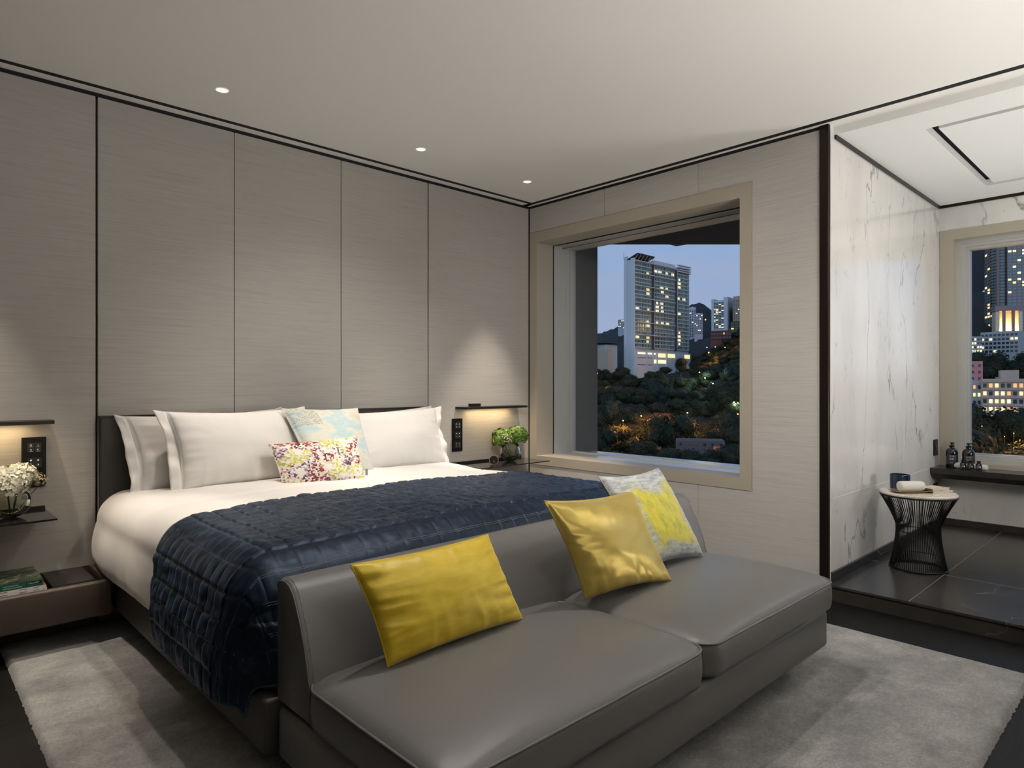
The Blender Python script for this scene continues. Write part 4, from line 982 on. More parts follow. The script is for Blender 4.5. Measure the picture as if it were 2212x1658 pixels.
soap(2.100, -2.500, .200, .040, 'dark pump bottle standing nearest the marble corner on the bathroom shelf', -2.6)
soap(2.110, -2.605, .200, .041, 'dark pump bottle standing right of the other one, behind the small bottles', -1.9)
def small_bottle(cx, cy, label):
    e = empty('small_bottle', (cx, cy, KZ), label, 'bottle', 'small toiletry bottles')
    MB().lathe([(.001, 0), (.0185, 0), (.020, .002), (.020, .043), (.016, .050), (.009, .053), (.009, .056), (.001, .056)], (cx, cy, KZ), 24, caps=False).build('bottle_body', M['bottle'], e, smooth='auto')
    MB().lathe([(.001, .055), (.012, .055), (.012, .070), (.001, .071)], (cx, cy, KZ), 20, caps=False).build('cap', M['matt_black'], e, smooth='auto')
    a0 = math.atan2(CAM.y - cy, CAM.x - cx); tx = MB()
    for z in (.032, .024, .019):
        for i in range(5):
            a = a0 - .45 + .9 * i / 5; tx.add([(cx + .0203 * math.cos(q), cy + .0203 * math.sin(q), KZ + zz) for q, zz in ((a, z), (a + .12, z), (a + .12, z + .003), (a, z + .003))], [(0, 1, 2, 3)])
    tx.build('label_print', M['label_text'], e)
small_bottle(2.035, -2.585, 'small dark toiletry bottle at the left of the row of three')
small_bottle(2.040, -2.632, 'small dark toiletry bottle in the middle of the row of three')
small_bottle(2.045, -2.682, 'small dark toiletry bottle at the right of the row of three')
towel((2.075, -2.625, KZ), (-.1, -1, 0), .215, .022, 'rolled white face cloth behind the small bottles on the bathroom shelf')
def outlet(x0, x1, z0, z1, label, nm):
    e = empty(nm, ((x0 + x1) / 2, AY - .003, z0), label, 'switch')
    MB().rbox(x0, x1, AY - .011, AY - .0005, z0, z1, .001, 1).build('cover_plate', M['matt_black'], e)
    cx, cz = (x0 + x1) / 2, (z0 + z1) / 2; MB().rbox(cx - .022, cx + .022, AY - .014, AY - .0105, cz - .022, cz + .022, .001, 1).build('rocker', M['key'], e)
outlet(2.075, 2.165, .640, .765, 'black wall switch on the marble wall above the stone shelf', 'wall_switch')
outlet(2.075, 2.165, .335, .425, 'black wall socket on the marble wall below the stone shelf', 'wall_socket')
#OUTSIDE
# ================================================================== OUTSIDE THE WINDOWS
def at(px, py, D): return CAM + FW * D + RT * ((px - 1106) / FPX * D) - Vector((0, 0, 1)) * ((py - 829) / FPX * D)
def ray_y(px, py, Y):
    r = at(px, py, 1.0) - CAM; return CAM + r * ((Y - CAM.y) / r.y)
M['lit'] = [pm('lit_window_warm', (.5, .4, .2), .5, emis=(1, .74, .34), es=1.15), pm('lit_window_yellow', (.5, .45, .25), .5, emis=(1, .86, .46), es=1.25), pm('lit_window_pale', (.5, .5, .4), .5, emis=(.95, .95, .75), es=1.0), pm('lit_window_amber', (.4, .25, .1), .5, emis=(1, .52, .18), es=.9)]
M['glz'] = pm('teal_glazing', (.05, .155, .12), .15, spec=.8)
M['glz_dark'] = pm('dark_glazing', (.015, .02, .024), .15, spec=.6)
M['conc'] = pm('pale_concrete', (.36, .385, .35), .8)
M['conc_w'] = pm('white_render', (.47, .49, .46), .8)
M['conc_d'] = pm('dark_recess', (.05, .05, .05), .8)
M['beige'] = pm('beige_render', (.42, .31, .22), .85)
M['beige2'] = pm('sand_cladding', (.33, .27, .18), .85)
M['pinkw'] = pm('salmon_render', (.50, .20, .17), .85)
M['tan'] = pm('pink_tan_cladding', (.26, .17, .15), .8)
M['brick'] = pm('red_brick', (.10, .045, .035), .9)
M['net'] = pm('green_netting', (.06, .07, .02), .9)
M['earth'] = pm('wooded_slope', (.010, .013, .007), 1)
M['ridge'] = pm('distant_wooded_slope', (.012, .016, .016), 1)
def foliage(name, a, b, c):
    g = NG(name); g.base(g.ramp(g.noise(g.mapping('Object'), .9, 4, .7), [(.3, a), (.5, b), (.7, c)])); sset(g.b, Roughness=.7); g.b.inputs['Specular IOR Level'].default_value = .2; return g.m
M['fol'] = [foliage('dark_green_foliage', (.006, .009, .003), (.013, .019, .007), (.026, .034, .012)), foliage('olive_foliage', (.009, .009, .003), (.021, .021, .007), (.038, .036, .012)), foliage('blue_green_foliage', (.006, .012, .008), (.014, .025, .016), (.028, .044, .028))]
M['bark'] = pm('grey_brown_bark', (.07, .05, .035), .9)
M['bark_red'] = pm('reddish_bare_twigs', (.085, .05, .035), .9)

def block(name, label, px0, px1, pyt, pyb, D, depth, rows, cols, mat, glz, lit=.2, ang=0, cat='building', group=None, top=.06, bot=.04, ww=.66, wh=.55, seed=1, side=0, litlist=None, extra_right=0, xl=None, pal=(0, 1, 2), bands=None):
    """a rectangular building: facade from px0 to px1, windows on it one by one"""
    rnd = random.Random(seed); A = at(px0, 829, D); r = at(px1, 829, 1.0) - CAM; ang += math.atan2(r.y, r.x) - PI / 2; u = Vector((math.cos(ang), math.sin(ang), 0))
    # intersect ray px1 with line A+u*t
    det = r.x * (-u.y) + r.y * u.x; dx, dy = A.x - CAM.x, A.y - CAM.y
    t = (r.x * dy - r.y * dx) / -det; Wd = abs(t) + extra_right
    n = Vector((u.y, -u.x, 0)); 
    if n.dot(CAM - A) < 0: n = -n
    z0 = CAM.z + (829 - pyb) / FPX * D; z1 = CAM.z + (829 - pyt) / FPX * D
    e = empty(name, (A + u * Wd / 2 - n * depth / 2).to_tuple()[:2] + (z0 - 12,), label, cat, group)
    def P(a, dn, z): q = A + u * a + n * dn; return (q.x, q.y, z)
    def pbox(m, a0, a1, d0, d1, za, zb):
        return m.add([P(a0, d0, za), P(a1, d0, za), P(a1, d1, za), P(a0, d1, za), P(a0, d0, zb), P(a1, d0, zb), P(a1, d1, zb), P(a0, d1, zb)], [(0, 3, 2, 1), (4, 5, 6, 7), (0, 1, 5, 4), (1, 2, 6, 5), (2, 3, 7, 6), (3, 0, 4, 7)])
    pbox(MB(), 0, Wd, -depth, 0, z0 - 12, z1).build('building_body', mat, e)
    pbox(MB(), Wd * .3, Wd * .7, -depth * .7, -depth * .3, z1 - .1, z1 + (z1 - z0) * .04).build('roof_housing', mat, e)
    ch = (z1 - z0) * (1 - top - bot) / rows; cw = Wd / cols; cells = []
    for rr in range(rows):
        for cc in range(cols):
            if xl and not xl(rr, cc): continue
            isl = ((rr, cc) in litlist) if litlist is not None else rnd.random() < lit
            cells.append((isl, rr, cc, 0))
    if side:
        for rr in range(rows):
            for cc in range(side): cells.append((rnd.random() < lit * .6, rr, cc, 1))
    cells.sort(key=lambda c_: not c_[0])
    def cell_box(m, rr, cc, sd):
        zc = z1 - (z1 - z0) * top - ch * (rr + .5); hw = cw * ww / 2; hh = ch * wh / 2
        if not sd: ac = cw * (cc + .5); pbox(m, ac - hw, ac + hw, -.3, .10, zc - hh, zc + hh)
        else:
            dw = depth / side; dc = -dw * (cc + .5); pbox(m, -.10, .3, dc - dw * ww / 2, dc + dw * ww / 2, zc - hh, zc + hh)
        return m
    for isl, rr, cc, sd in cells[:100]:
        cell_box(MB(), rr, cc, sd).build('window', M['lit'][pal[rnd.randrange(len(pal))]] if isl else glz, e)
    if len(cells) > 100:
        m = MB()
        for isl, rr, cc, sd in cells[100:]: cell_box(m, rr, cc, sd)
        m.build('window', glz, e)['kind'] = 'stuff'
    m = MB()
    if bands:
        for rr in range(rows + 1): zc = z1 - (z1 - z0) * top - ch * rr; pbox(m, 0, Wd, -.1, bands, zc - ch * .10, zc + ch * .10)
        m.build('floor_bands', mat if not isinstance(bands, tuple) else bands[1], e)
    return e, pbox, A, u, Wd, z0, z1

# ---- terrain
def terrain(name, p0, p1, d0, d1, zf, mat, nu=70, nv=36):
    def f(a, b):
        px = p0 + (p1 - p0) * a; D = d0 + (d1 - d0) * b; q = at(px, 829, D); z = zf(px, D)
        return (q.x, q.y, z + 1.5 * nz3(q.x / 25, q.y / 25, 2) * min(1, D / 150))
    return struct(name, MB().grid(f, nu, nv), mat, smooth=True)
def zpy(py, D): return CAM.z + (829 - py) / FPX * D
def interp(pts, x):
    for (a, b), (c, d) in zip(pts, pts[1:]):
        if x <= c: return b + (d - b) * max(0, (x - a)) / (c - a)
    return pts[-1][1]
def slope1(px, D):
    zb = interp([(70, -20), (90, -19), (160, -17.5), (200, -16), (250, -14), (310, -10), (350, -6), (385, -2), (450, 5), (480, 9)], D)
    if px > 1480: zb += min(1, (px - 1480) / 120) * 42 * max(0, (D - 240) / 340)
    return zb
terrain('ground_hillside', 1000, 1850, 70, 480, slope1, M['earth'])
RL = [(1000, 760), (1200, 740), (1287, 722), (1320, 711), (1350, 700), (1400, 720), (1465, 690), (1488, 660), (1505, 655), (1522, 658), (1538, 672), (1556, 690), (1572, 680), (1590, 683), (1640, 700), (1750, 660), (1850, 600)]
terrain('ground_ridge', 1000, 1850, 480, 950, lambda px, D: slope1(px, 480) + (zpy(interp(RL, px), 950) - slope1(px, 480)) * ((D - 480) / 470) ** .9 + 3 * nz3(px / 6, D / 40, 1), M['ridge'], 170, 24)
terrain('ground_valley', 1850, 2900, 60, 420, lambda px, D: interp([(60, -16), (110, -13), (150, -7), (200, 2), (260, 9), (330, 26), (420, 60)], D), M['earth'], 60, 40)
terrain('ground_mountain', 1850, 2900, 420, 1500, lambda px, D: 60 + 640 * ((D - 420) / 1080) ** .8 + 8 * nz3(px / 20, D / 60, 3), M['ridge'], 80, 30)

# ---- hotel tower
TD = 450; A0 = at(1372, 829, TD); YF_ = A0.y
def fx(px): return ray_y(px, 829, YF_).x
def zt(py): return zpy(py, TD)
tw = empty('hotel_tower', (fx(1430), YF_ + 9, zt(830)), 'tall pale hotel slab tower with teal glass bands rising above the wooded hill', 'building')
xa, xb = fx(1371), fx(1488.5); ZT = zt(563); ZB = zt(749); NF = 21; FH = (ZT - ZB) / NF
m = MB().box(xa, xb, YF_ + .6, YF_ + 8, zt(850), ZT + 1)
m.build('tower_body', M['conc'], tw)
MB().box(xa - 1.2, xa, YF_ - .5, YF_ + 2.5, zt(850), zt(557)).box(xa - 1.2, xa, YF_ + 5.5, YF_ + 8.2, zt(850), zt(552)).box(xa - .6, xa + .2, YF_ + 2.4, YF_ + 5.6, zt(850), zt(560)).build('end_wall', M['conc_w'], tw)
bays = [(fx(1371.5), fx(1406.5)), (fx(1414), fx(1456.5)), (fx(1463.5), fx(1488))]
m = MB()
for (a, b) in ((bays[0][1], bays[1][0]), (bays[1][1], bays[2][0])): m.box(a + .3, b - .3, YF_ + .2, YF_ + .7, ZB - 1, ZT)
m.build('dark_recess', M['conc_d'], tw)
m = MB()
for a, b in bays: m.box(a, b, YF_ + .3, YF_ + .62, ZB, ZT)
m.build('glazing', M['glz'], tw)
m = MB()
for a, b in bays:
    for k in range(NF + 1): z = ZT - k * FH; m.box(a, b, YF_ - .35, YF_ + .5, z - FH * .17, z + FH * .12)
m.build('floor_slab', M['conc'], tw)['kind'] = 'stuff'
m = MB()
for a, b in bays:
    nm = int((b - a) / 1.9)
    for k in range(nm + 1): x = a + (b - a) * k / nm; m.box(x - (.24 if k % 4 == 0 else .10), x + (.24 if k % 4 == 0 else .10), YF_ - .05, YF_ + .35, ZB, ZT)
m.build('mullion', M['conc'], tw)['kind'] = 'stuff'
for k in (0, 3, 6, 9, 12, 15, 18):
    z = ZT - k * FH; MB().box(bays[0][0] - .6, bays[1][1], YF_ - 1.3, YF_ - .5, z + .05, z + .6).build('ledge', M['conc_w'], tw)
rw = random.Random(3); dk = MB(); lit_cells = set()
LW = [(0, 2, .80), (0, 6, .80), (0, 7, .80), (0, 14, .80), (0, 15, .80), (0, 18, .80), (0, 19, .80), (0, 11, .17), (0, 18, .17), (0, 11, .84),
      (1, 1, .06), (1, 1, .28), (1, 1, .62), (1, 1, .93), (1, 5, .36), (1, 5, .62), (1, 6, .40), (1, 7, .64), (1, 9, .14), (1, 9, .36), (1, 10, .14), (1, 10, .38), (1, 11, .14), (1, 11, .38), (1, 14, .14), (1, 14, .38), (1, 14, .66),
      (2, 2, .18), (2, 3, .18), (2, 4, .18), (2, 7, .12), (2, 7, .58), (2, 11, .18), (2, 16, .18), (2, 17, .18), (2, 18, .18), (2, 19, .18)]
for i, (bi, k, f) in enumerate(LW):
    a, b = bays[bi]; x = a + (b - a) * f; z = ZT - (k + .5) * FH; w = 1.9 if i % 3 else 1.2
    MB().box(x - w, x + w, YF_ + .12, YF_ + .34, z - FH * .26, z + FH * .30).build('window', M['lit'][(1, 0, 1, 2)[i % 4]], tw); lit_cells.add((bi, k, round(f * 8)))
nd = 0
for bi, (a, b) in enumerate(bays):
    for k in range(NF):
        for q in range(int((b - a) / 3.6)):
            if rw.random() > (.34 if k < 9 else .62) or (bi, k, round((q + .5) / int((b - a) / 3.6) * 8)) in lit_cells: continue
            x = a + 1.8 + q * 3.6 + rw.uniform(-.3, .3); z = ZT - (k + .5) * FH; args = (x - .7, x + .7, YF_ + .2, YF_ + .33, z - FH * .28, z + FH * .30)
            if nd < 60: MB().box(*args).build('window', M['glz_dark'], tw); nd += 1
            else: dk.box(*args)
dk.build('window', M['glz_dark'], tw)['kind'] = 'stuff'
# crown
MB().box(fx(1413), fx(1457), YF_ - .4, YF_ + 8, ZT, zt(553)).build('crown_block', M['conc_w'], tw)
MB().box(fx(1457), fx(1489), YF_ + .5, YF_ + 8, ZT - 2, zt(557)).build('crown_block', M['conc'], tw)
for k in range(4): z = ZT - 1.5 + k * 1.6 ; MB().box(fx(1463), fx(1489.5), YF_ - 1.4, YF_ + .6, z, z + .7).build('louvre', M['conc_w'], tw)
MB().add([(fx(1369), YF_ - 3, zt(549)), (fx(1407), YF_ - 3, zt(549)), (fx(1407), YF_ + 6, ZT + 1), (fx(1369), YF_ + 6, ZT + 1), (fx(1369), YF_ - 3, zt(549) + .5), (fx(1407), YF_ - 3, zt(549) + .5), (fx(1407), YF_ + 6, ZT + 1.5), (fx(1369), YF_ + 6, ZT + 1.5)], [(0, 3, 2, 1), (4, 5, 6, 7), (0, 1, 5, 4), (1, 2, 6, 5), (2, 3, 7, 6), (3, 0, 4, 7)]).build('roof_canopy', M['conc_d'], tw)
for k in range(6): x = fx(1371 + k * 7); MB().tube([(x, YF_ - 2.6, zt(550)), (x + 1.6, YF_ + 2, ZT)], .22, 5).build('canopy_strut', M['conc_w'], tw)
MB().lathe([(.1, 0), (2.6, 1.0), (2.8, 1.4)], (fx(1390), YF_ + 3, zt(549) + .4), 16, caps=False).build('satellite_dish', M['conc_d'], tw)
for p in (1352.5, 1400.5, 1486): x = fx(p); MB().tube([(x, YF_ + 2, ZT), (x, YF_ + 2, zt(547))], .12, 4).build('aerial', M['conc_d'], tw)
# podium
MB().box(xa - .9, xb + .5, YF_ - 1, YF_ + 8, zt(850), zt(757)).build('podium', M['conc_w'], tw)
zl0, zl1 = zt(763.8), zt(760.2)
for i, (p, q) in enumerate(((1373, 1391), (1395.5, 1405), (1408, 1413), (1417, 1434.5), (1438, 1455), (1476, 1487))):
    MB().box(fx(p), fx(q), YF_ - 1.3, YF_ - .9, zt(769) if i > 2 else zl0, zl1).build('podium_opening', M['lit'][0 if i > 2 else 2], tw)
for p, q in ((1408, 1414.5), (1417, 1435)): MB().box(fx(p), fx(q), YF_ - 1.3, YF_ - .9, zt(783), zt(775)).build('lobby_window', M['lit'][1], tw)
m = MB()
for p in (1371.5, 1393, 1406.5, 1415.5, 1436.5): m.box(fx(p) - .6, fx(p) + .6, YF_ - 1.9, YF_ - .9, zt(850), zt(758))
m.build('pier', M['conc_w'], tw)
for py in (771, 786): MB().box(fx(1373), fx(1405), YF_ - 1.25, YF_ - .95, zt(py + 1), zt(py)).build('shadow_joint', M['conc_d'], tw)
MB().box(fx(1468), fx(1512), YF_ - 8, YF_ + 8, zt(794), zt(783)).build('terrace', M['conc'], tw)
# side wing of the hotel
sw = empty('fluted_annex', (fx(1333), YF_ + 12, zt(800)), 'low ribbed annex building left of the hotel tower', 'building')
ax0, ax1 = fx(1328), fx(1353)
MB().box(ax0, ax1, YF_ + 8, YF_ + 20, zt(830), zt(746)).build('annex_body', M['conc'], sw)
MB().box(fx(1321), ax0 - .2, YF_ + 3, YF_ + 14, zt(830), zt(756)).build('annex_screen', M['beige2'], sw)
MB().box(fx(1320), ax1, YF_ + 5, YF_ + 22, zt(742.5), zt(741)).build('roof_slab', M['conc_d'], sw)
m = MB()
for k in range(12): x = ax0 + (ax1 - ax0) * (k + .5) / 12; m.box(x - .2, x + .2, YF_ + 7.4, YF_ + 8.1, zt(830), zt(747))
m.build('fin', M['conc_w'], sw)

# ---- the other buildings of the first window
block('apartment_building', 'small grey block on the ridge left of the hotel tower', 1335, 1352, 690, 710, 760, 14, 6, 5, M['conc'], M['glz_dark'], .25, seed=2)
block('apartment_tower', 'slim white apartment block just right of the hotel tower', 1489, 1503, 664, 730, 600, 16, 18, 3, M['conc_w'], M['glz_dark'], .06, seed=3)
block('apartment_tower', 'lower pinkish white apartment block right of the slim white one', 1500, 1518, 677, 724, 570, 14, 12, 5, pm('pinkish_render', (.50, .40, .40), .8), M['glz_dark'], .12, seed=4)
e_, pb_, A_, u_, W_, z0_, z1_ = block('apartment_tower', 'white twin-winged apartment tower standing on the right hill', 1540, 1564, 650, 712, 560, 16, 17, 4, M['conc_w'], M['glz_dark'], .22, seed=5, ww=.8, wh=.5, pal=(0, 1), bands=.8, ang=-.35)
pb_(MB(), W_, W_ + 3.5, -14, 1, z0_ - 12, z1_ + 2.5).build('side_wing', M['conc_w'], e_)
pb_(MB(), -1, 1.2, -14, 1.0, z0_ - 12, z1_ + 1.5).build('side_wing', M['conc_w'], e_)
for k in range(17): zc = z1_ - (z1_ - z0_) * .06 - (z1_ - z0_) * .9 / 17 * (k + .5); pb_(MB(), W_ + 3.4, W_ + 3.7, -10, -3, zc - .7, zc + .6).build('side_window', M['glz_dark'], e_)
block('apartment_tower', 'tall beige apartment tower at the right edge of the bedroom window', 1584, 1612, 640, 700, 540, 16, 18, 6, M['beige2'], M['glz_dark'], .05, seed=6, top=.12)
block('apartment_tower', 'dark green netted block below the beige tower', 1578, 1612, 694, 725, 500, 14, 5, 4, M['net'], M['glz_dark'], .05, seed=7)
block('brick_house', 'red brick building with white cornice below the white tower', 1535, 1580, 714, 733, 468, 12, 2, 7, M['brick'], M['glz_dark'], .1, seed=8, ww=.35, wh=.5, top=.12, bands=.9)
block('low_house', 'pale flat-roofed house among the trees near the bottom of the window', 1462, 1566, 951, 966, 128, 6, 1, 6, pm('grey_roof', (.07, .068, .065), .9), M['glz_dark'], 0, seed=9, ww=.3, wh=.4, ang=.1)
block('low_house', 'small reddish lit house at the lower right of the bedroom window', 1541, 1556, 964, 990, 112, 3, 1, 2, M['brick'], M['glz_dark'], .0, seed=10, ww=.3)
block('terrace_wall', 'lit stone terrace wall among the trees', 1432, 1478, 919, 927, 190, 3, 1, 1, M['beige2'], M['beige2'], 0, cat='wall', ww=.2, wh=.2)

# ---- trees
def crown(name, seed, R, H, mat, blobs=7, n=3400, leaf=.27):
    rnd = random.Random(seed); e = bpy.data.objects.new(name, None); COL.objects.link(e); WL[e] = Vector((0, 0, 0)); m = MB(); bl = []
    for k in range(blobs):
        a = rnd.uniform(0, 2 * PI); r = rnd.uniform(.1, .62) * R; bl.append((Vector((math.cos(a) * r, math.sin(a) * r, H * rnd.uniform(.42, .82))), R * rnd.uniform(.34, .55), H * rnd.uniform(.16, .28)))
    for i in range(n):
        c_, rx, rz = bl[rnd.randrange(blobs)]; d = Vector([rnd.gauss(0, 1) for _ in range(3)]).normalized(); p = c_ + Vector((d.x * rx, d.y * rx, d.z * rz)) * rnd.uniform(.82, 1.12)
        nn = (d + Vector([rnd.uniform(-.7, .7) for _ in range(3)])).normalized(); u = nn.orthogonal().normalized(); w = nn.cross(u); s = leaf * rnd.uniform(.6, 1.3)
        m.add([p - u * s, p + w * s * .7, p + u * s, p - w * s * .7], [(0, 1, 2, 3)])
    core = MB()
    for c_, rx, rz in bl:
        bm = bmesh.new(); bmesh.ops.create_icosphere(bm, subdivisions=2, radius=1)
        for v in bm.verts: k = .86 * (1 + .2 * nz3(v.co.x * 2 + c_.x, v.co.y * 2, v.co.z * 2)); v.co = c_ + Vector((v.co.x * rx * k, v.co.y * rx * k, v.co.z * rz * k))
        bm.verts.index_update(); m.bm_add(bm)
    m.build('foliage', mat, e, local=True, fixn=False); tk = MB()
    tk.tube([(0, 0, -3), (.2, .1, H * .3), (-.1, .2, H * .6)], [.32, .26, .16], 7)
    for c_, rx, rz in bl[:4]: tk.tube([(0, .1, H * .3), tuple(c_)], [.16, .06], 5)
    tk.build('trunk', M['bark'], e, local=True); return e
PT = [crown('broadleaf_tree', 11, 6.5, 11, M['fol'][0]), crown('broadleaf_tree', 12, 7.5, 10, M['fol'][1]), crown('broadleaf_tree', 13, 5.0, 12, M['fol'][2]), crown('broadleaf_tree', 14, 8.0, 12, M['fol'][0], 10, 4600)]
KN = ['dark green', 'olive brown', 'blue green', 'broad dark green']
used = [False] * 4; TL = set()
def plant(px, D, zbase, k, sc, label, group, rs):
    o = PT[k] if not used[k] else copy_tree(PT[k]); used[k] = True
    q = at(px, 829, D); o.location = (q.x, q.y, zbase); o.scale = (sc, sc, sc * rs.uniform(.85, 1.1)); o.rotation_euler = (0, 0, rs.uniform(0, 6.28))
    z_ = [(1300, 'by the left window edge'), (1350, 'left of the hotel tower'), (1390, 'under the tower left end'), (1440, 'under the tower middle'), (1490, 'under the tower right end'), (1540, 'just right of the tower'), (1590, 'toward the right frame'), (1800, 'against the right frame'),
          (2090, 'by the left frame'), (2130, 'left of the tall tower'), (2165, 'under the tower corner bay'), (2200, 'near the photo right edge'), (9999, 'past the photo right edge')]
    lb = KN[k] + ' ' + label + ', ' + next(w for x_, w in z_ if px < x_)
    for pre in ('', 'tall ', 'low ', 'rounded ', 'spreading '):
        if pre + lb not in TL: break
    TL.add(pre + lb); tag(o, pre + lb, 'tree', group); return o
rs = random.Random(21)
for (D, p0, p1, step, lab) in ((425, 1252, 1360, 17, 'tree by the hotel foot'), (385, 1240, 1500, 21, 'tree on the upper slope'), (350, 1440, 1640, 20, 'tree high on the right slope'),
                               (310, 1240, 1620, 29, 'tree halfway down the wooded slope'), (250, 1240, 1630, 33, 'tree on the middle slope'), (200, 1240, 1640, 40, 'tree on the lower wooded slope'), (158, 1240, 1660, 50, 'tree near the bottom of the slope'), (120, 1240, 1680, 64, 'tree at the bedroom window bottom')):
    px = p0 + rs.uniform(0, step)
    while px < p1:
        d = D * rs.uniform(.95, 1.06); zb = slope1(px, d) - 1.5; k = rs.choice((0, 0, 1, 1, 1, 3, 2)); s_ = rs.uniform(.75, 1.15)
        if D == 425 or (D == 385 and 1375 < px < 1395): s_ *= .75
        if D == 120: s_ *= .8
        plant(px, d, zb, k, s_, lab, 'trees: ' + lab, rs); px += step * rs.uniform(.8, 1.2)
ROWS = {470: 'highest', 448: 'second highest', 426: 'third highest', 404: 'fourth highest', 382: 'second lowest', 360: 'lowest'}
for px in range(1545, 1665, 15):
    d = 285 + rs.uniform(-14, 14); plant(px, d, slope1(px, d) - 1, rs.choice((0, 1, 1, 3)), .85, 'tree above the lower slope', 'trees in the slope gap', rs)
for px, d0_ in [(1500 + 11 * i + (k % 2) * 5, 470 - 22 * k) for k in range(6) for i in range(11)]:
    d = d0_ + rs.uniform(-6, 6); plant(px, d, slope1(px, d) - 1.5, rs.choice((0, 1, 3)), rs.uniform(.55, .85), 'hill tree, ' + ROWS[d0_] + ' row', 'trees right of the tower', rs)
for px, d, zb, k, s_ in ((1452, 108, -15.8, 1, .62), (1478, 104, -15.6, 0, .60), (1503, 108, -15.8, 1, .60), (1524, 100, -15.6, 0, .5), (1576, 106, -15.5, 0, .62), (1604, 104, -15.5, 3, .6), (1432, 405, 4, 3, .72), (1470, 400, 6, 0, 1.0), (1340, 400, 2, 3, .8), (1300, 410, 1, 0, .95)):
    plant(px, d, zb, k, s_, 'tree standing alone of its row', 'trees screening the hotel base', rs)
def bare_tree(px, D, H, R, zb, mat, label, seed, flat=True):
    rnd = random.Random(seed); q = at(px, 829, D); e = empty('bare_tree', (q.x, q.y, zb), label, 'tree'); m = MB(); tw_ = MB()
    def br(p, d, L, r, lv):
        q_ = p + d * L; (m if lv < 2 else tw_).tube([p, p.lerp(q_, .5) + Vector([rnd.uniform(-.1, .1) * L for _ in range(3)]), q_], [r, r * .85, r * .65], 5, caps=False)
        if lv >= 5: return
        for i in range(3 if lv else 4):
            a = rnd.uniform(0, 2 * PI); sp_ = Vector((math.cos(a), math.sin(a), 0)); up = .9 - .2 * lv if flat else .8
            nd_ = (d * .55 + sp_ * (.45 + .12 * lv) + Vector((0, 0, up * .25))).normalized(); nd_.z = max(nd_.z, .02) * (.35 if lv > 2 and flat else 1); br(q_, nd_.normalized(), L * rnd.uniform(.62, .8), r * .6, lv + 1)
    br(Vector((q.x, q.y, zb)), Vector((.08, 0, 1)), H * .32, R * .035, 0)
    m.build('trunk', mat, e, fixn=False); tw_.build('twigs', mat, e, fixn=False)
bare_tree(1432, 172, 14, 9, -17.5, M['bark_red'], 'wide flat-topped bare reddish tree in the middle of the slope', 3)
bare_tree(1475, 170, 12, 8, -17.5, M['bark_red'], 'smaller flat-topped bare tree right of the wide one', 8)
bare_tree(1528, 114, 10, 6, -19, M['bark'], 'pale bare branching tree near the lower right of the bedroom window', 5, False)

# ---- second window view
def vz(D): return interp([(60, -16), (110, -13), (150, -7), (200, 2), (260, 9), (330, 26), (420, 60)], D)
e_, pb_, A_, u_, W_, z0_, z1_ = block('residential_tower', 'very tall pink-tan tower with rounded teal glass corner seen through the bathroom window', 2176, 2270, 360, 716, 330, 22, 52, 9, M['tan'], M['glz'], .26, seed=31, ww=.70, wh=.62, top=.01, bot=.0, pal=(0, 1, 1), ang=.12)
# left wing of the same tower
b0 = at(2152, 829, 336); lu = (at(2127, 829, 352) - b0); lu.z = 0; Ll = lu.length; lu.normalize(); ln = Vector((lu.y, -lu.x, 0)); ln = ln if ln.dot(CAM - b0) > 0 else -ln
def lbox(m, a0, a1, d0, d1, za, zb):
    f = lambda a, d_, z: tuple((b0 + lu * a + ln * d_).to_2d()) + (z,)
    return m.add([f(a0, d0, za), f(a1, d0, za), f(a1, d1, za), f(a0, d1, za), f(a0, d0, zb), f(a1, d0, zb), f(a1, d1, zb), f(a0, d1, zb)], [(0, 3, 2, 1), (4, 5, 6, 7), (0, 1, 5, 4), (1, 2, 6, 5), (2, 3, 7, 6), (3, 0, 4, 7)])
lbox(MB(), -1, Ll, -14, 0, z0_ - 12, z1_).build('left_wing', M['tan'], e_)
rw = random.Random(9); st_ = MB(); FHt = (z1_ - z0_) * .87 / 46
for k in range(52):
    zc = z1_ - (z1_ - z0_) * .01 - FHt * (k + .5)
    if zc < z0_ - 3: break
    for c_ in range(4):
        a = Ll * (c_ + .5) / 4; lit_ = rw.random() < .22 and 4 < k
        (lbox(MB(), a - Ll * .085, a + Ll * .085, -.2, .12, zc - FHt * .3, zc + FHt * .3).build('window', M['lit'][rw.choice((0, 1, 1))], e_) if lit_ else lbox(st_, a - Ll * .085, a + Ll * .085, -.2, .12, zc - FHt * .3, zc + FHt * .3))
st_.build('window', M['glz'], e_)['kind'] = 'stuff'
cb = at(2165, 829, 338); cr_ = 4.9; zbay = zpy(672, 332)
MB().lathe([(cr_, zbay), (cr_, z1_)], (cb.x, cb.y, 0), 32).build('corner_bay', M['glz'], e_, smooth='auto')
m = MB(); k = 0
while zbay + k * FHt < z1_: z = zbay + k * FHt; m.lathe([(cr_ + .02, z - .25), (cr_ + .28, z - .25), (cr_ + .28, z + .25), (cr_ + .02, z + .25)], (cb.x, cb.y, 0), 32, caps=False); k += 1
m.build('bay_band', M['glz_dark'], e_)
m = MB()
for j in range(16): a = j * PI / 8; m.box(cb.x + cr_ * math.cos(a) - .12, cb.x + cr_ * math.cos(a) + .12, cb.y + cr_ * math.sin(a) - .12, cb.y + cr_ * math.sin(a) + .12, zbay, z1_)
m.build('bay_mullion', M['tan'], e_)
ar = empty('lit_arcade', (cb.x, cb.y, z0_ - 10), 'brightly lit cream entrance base under the pink-tan tower', 'building')
ca = at(2170, 829, 326); M['cream'] = pm('cream_lit_stone', (.62, .48, .30), .7)
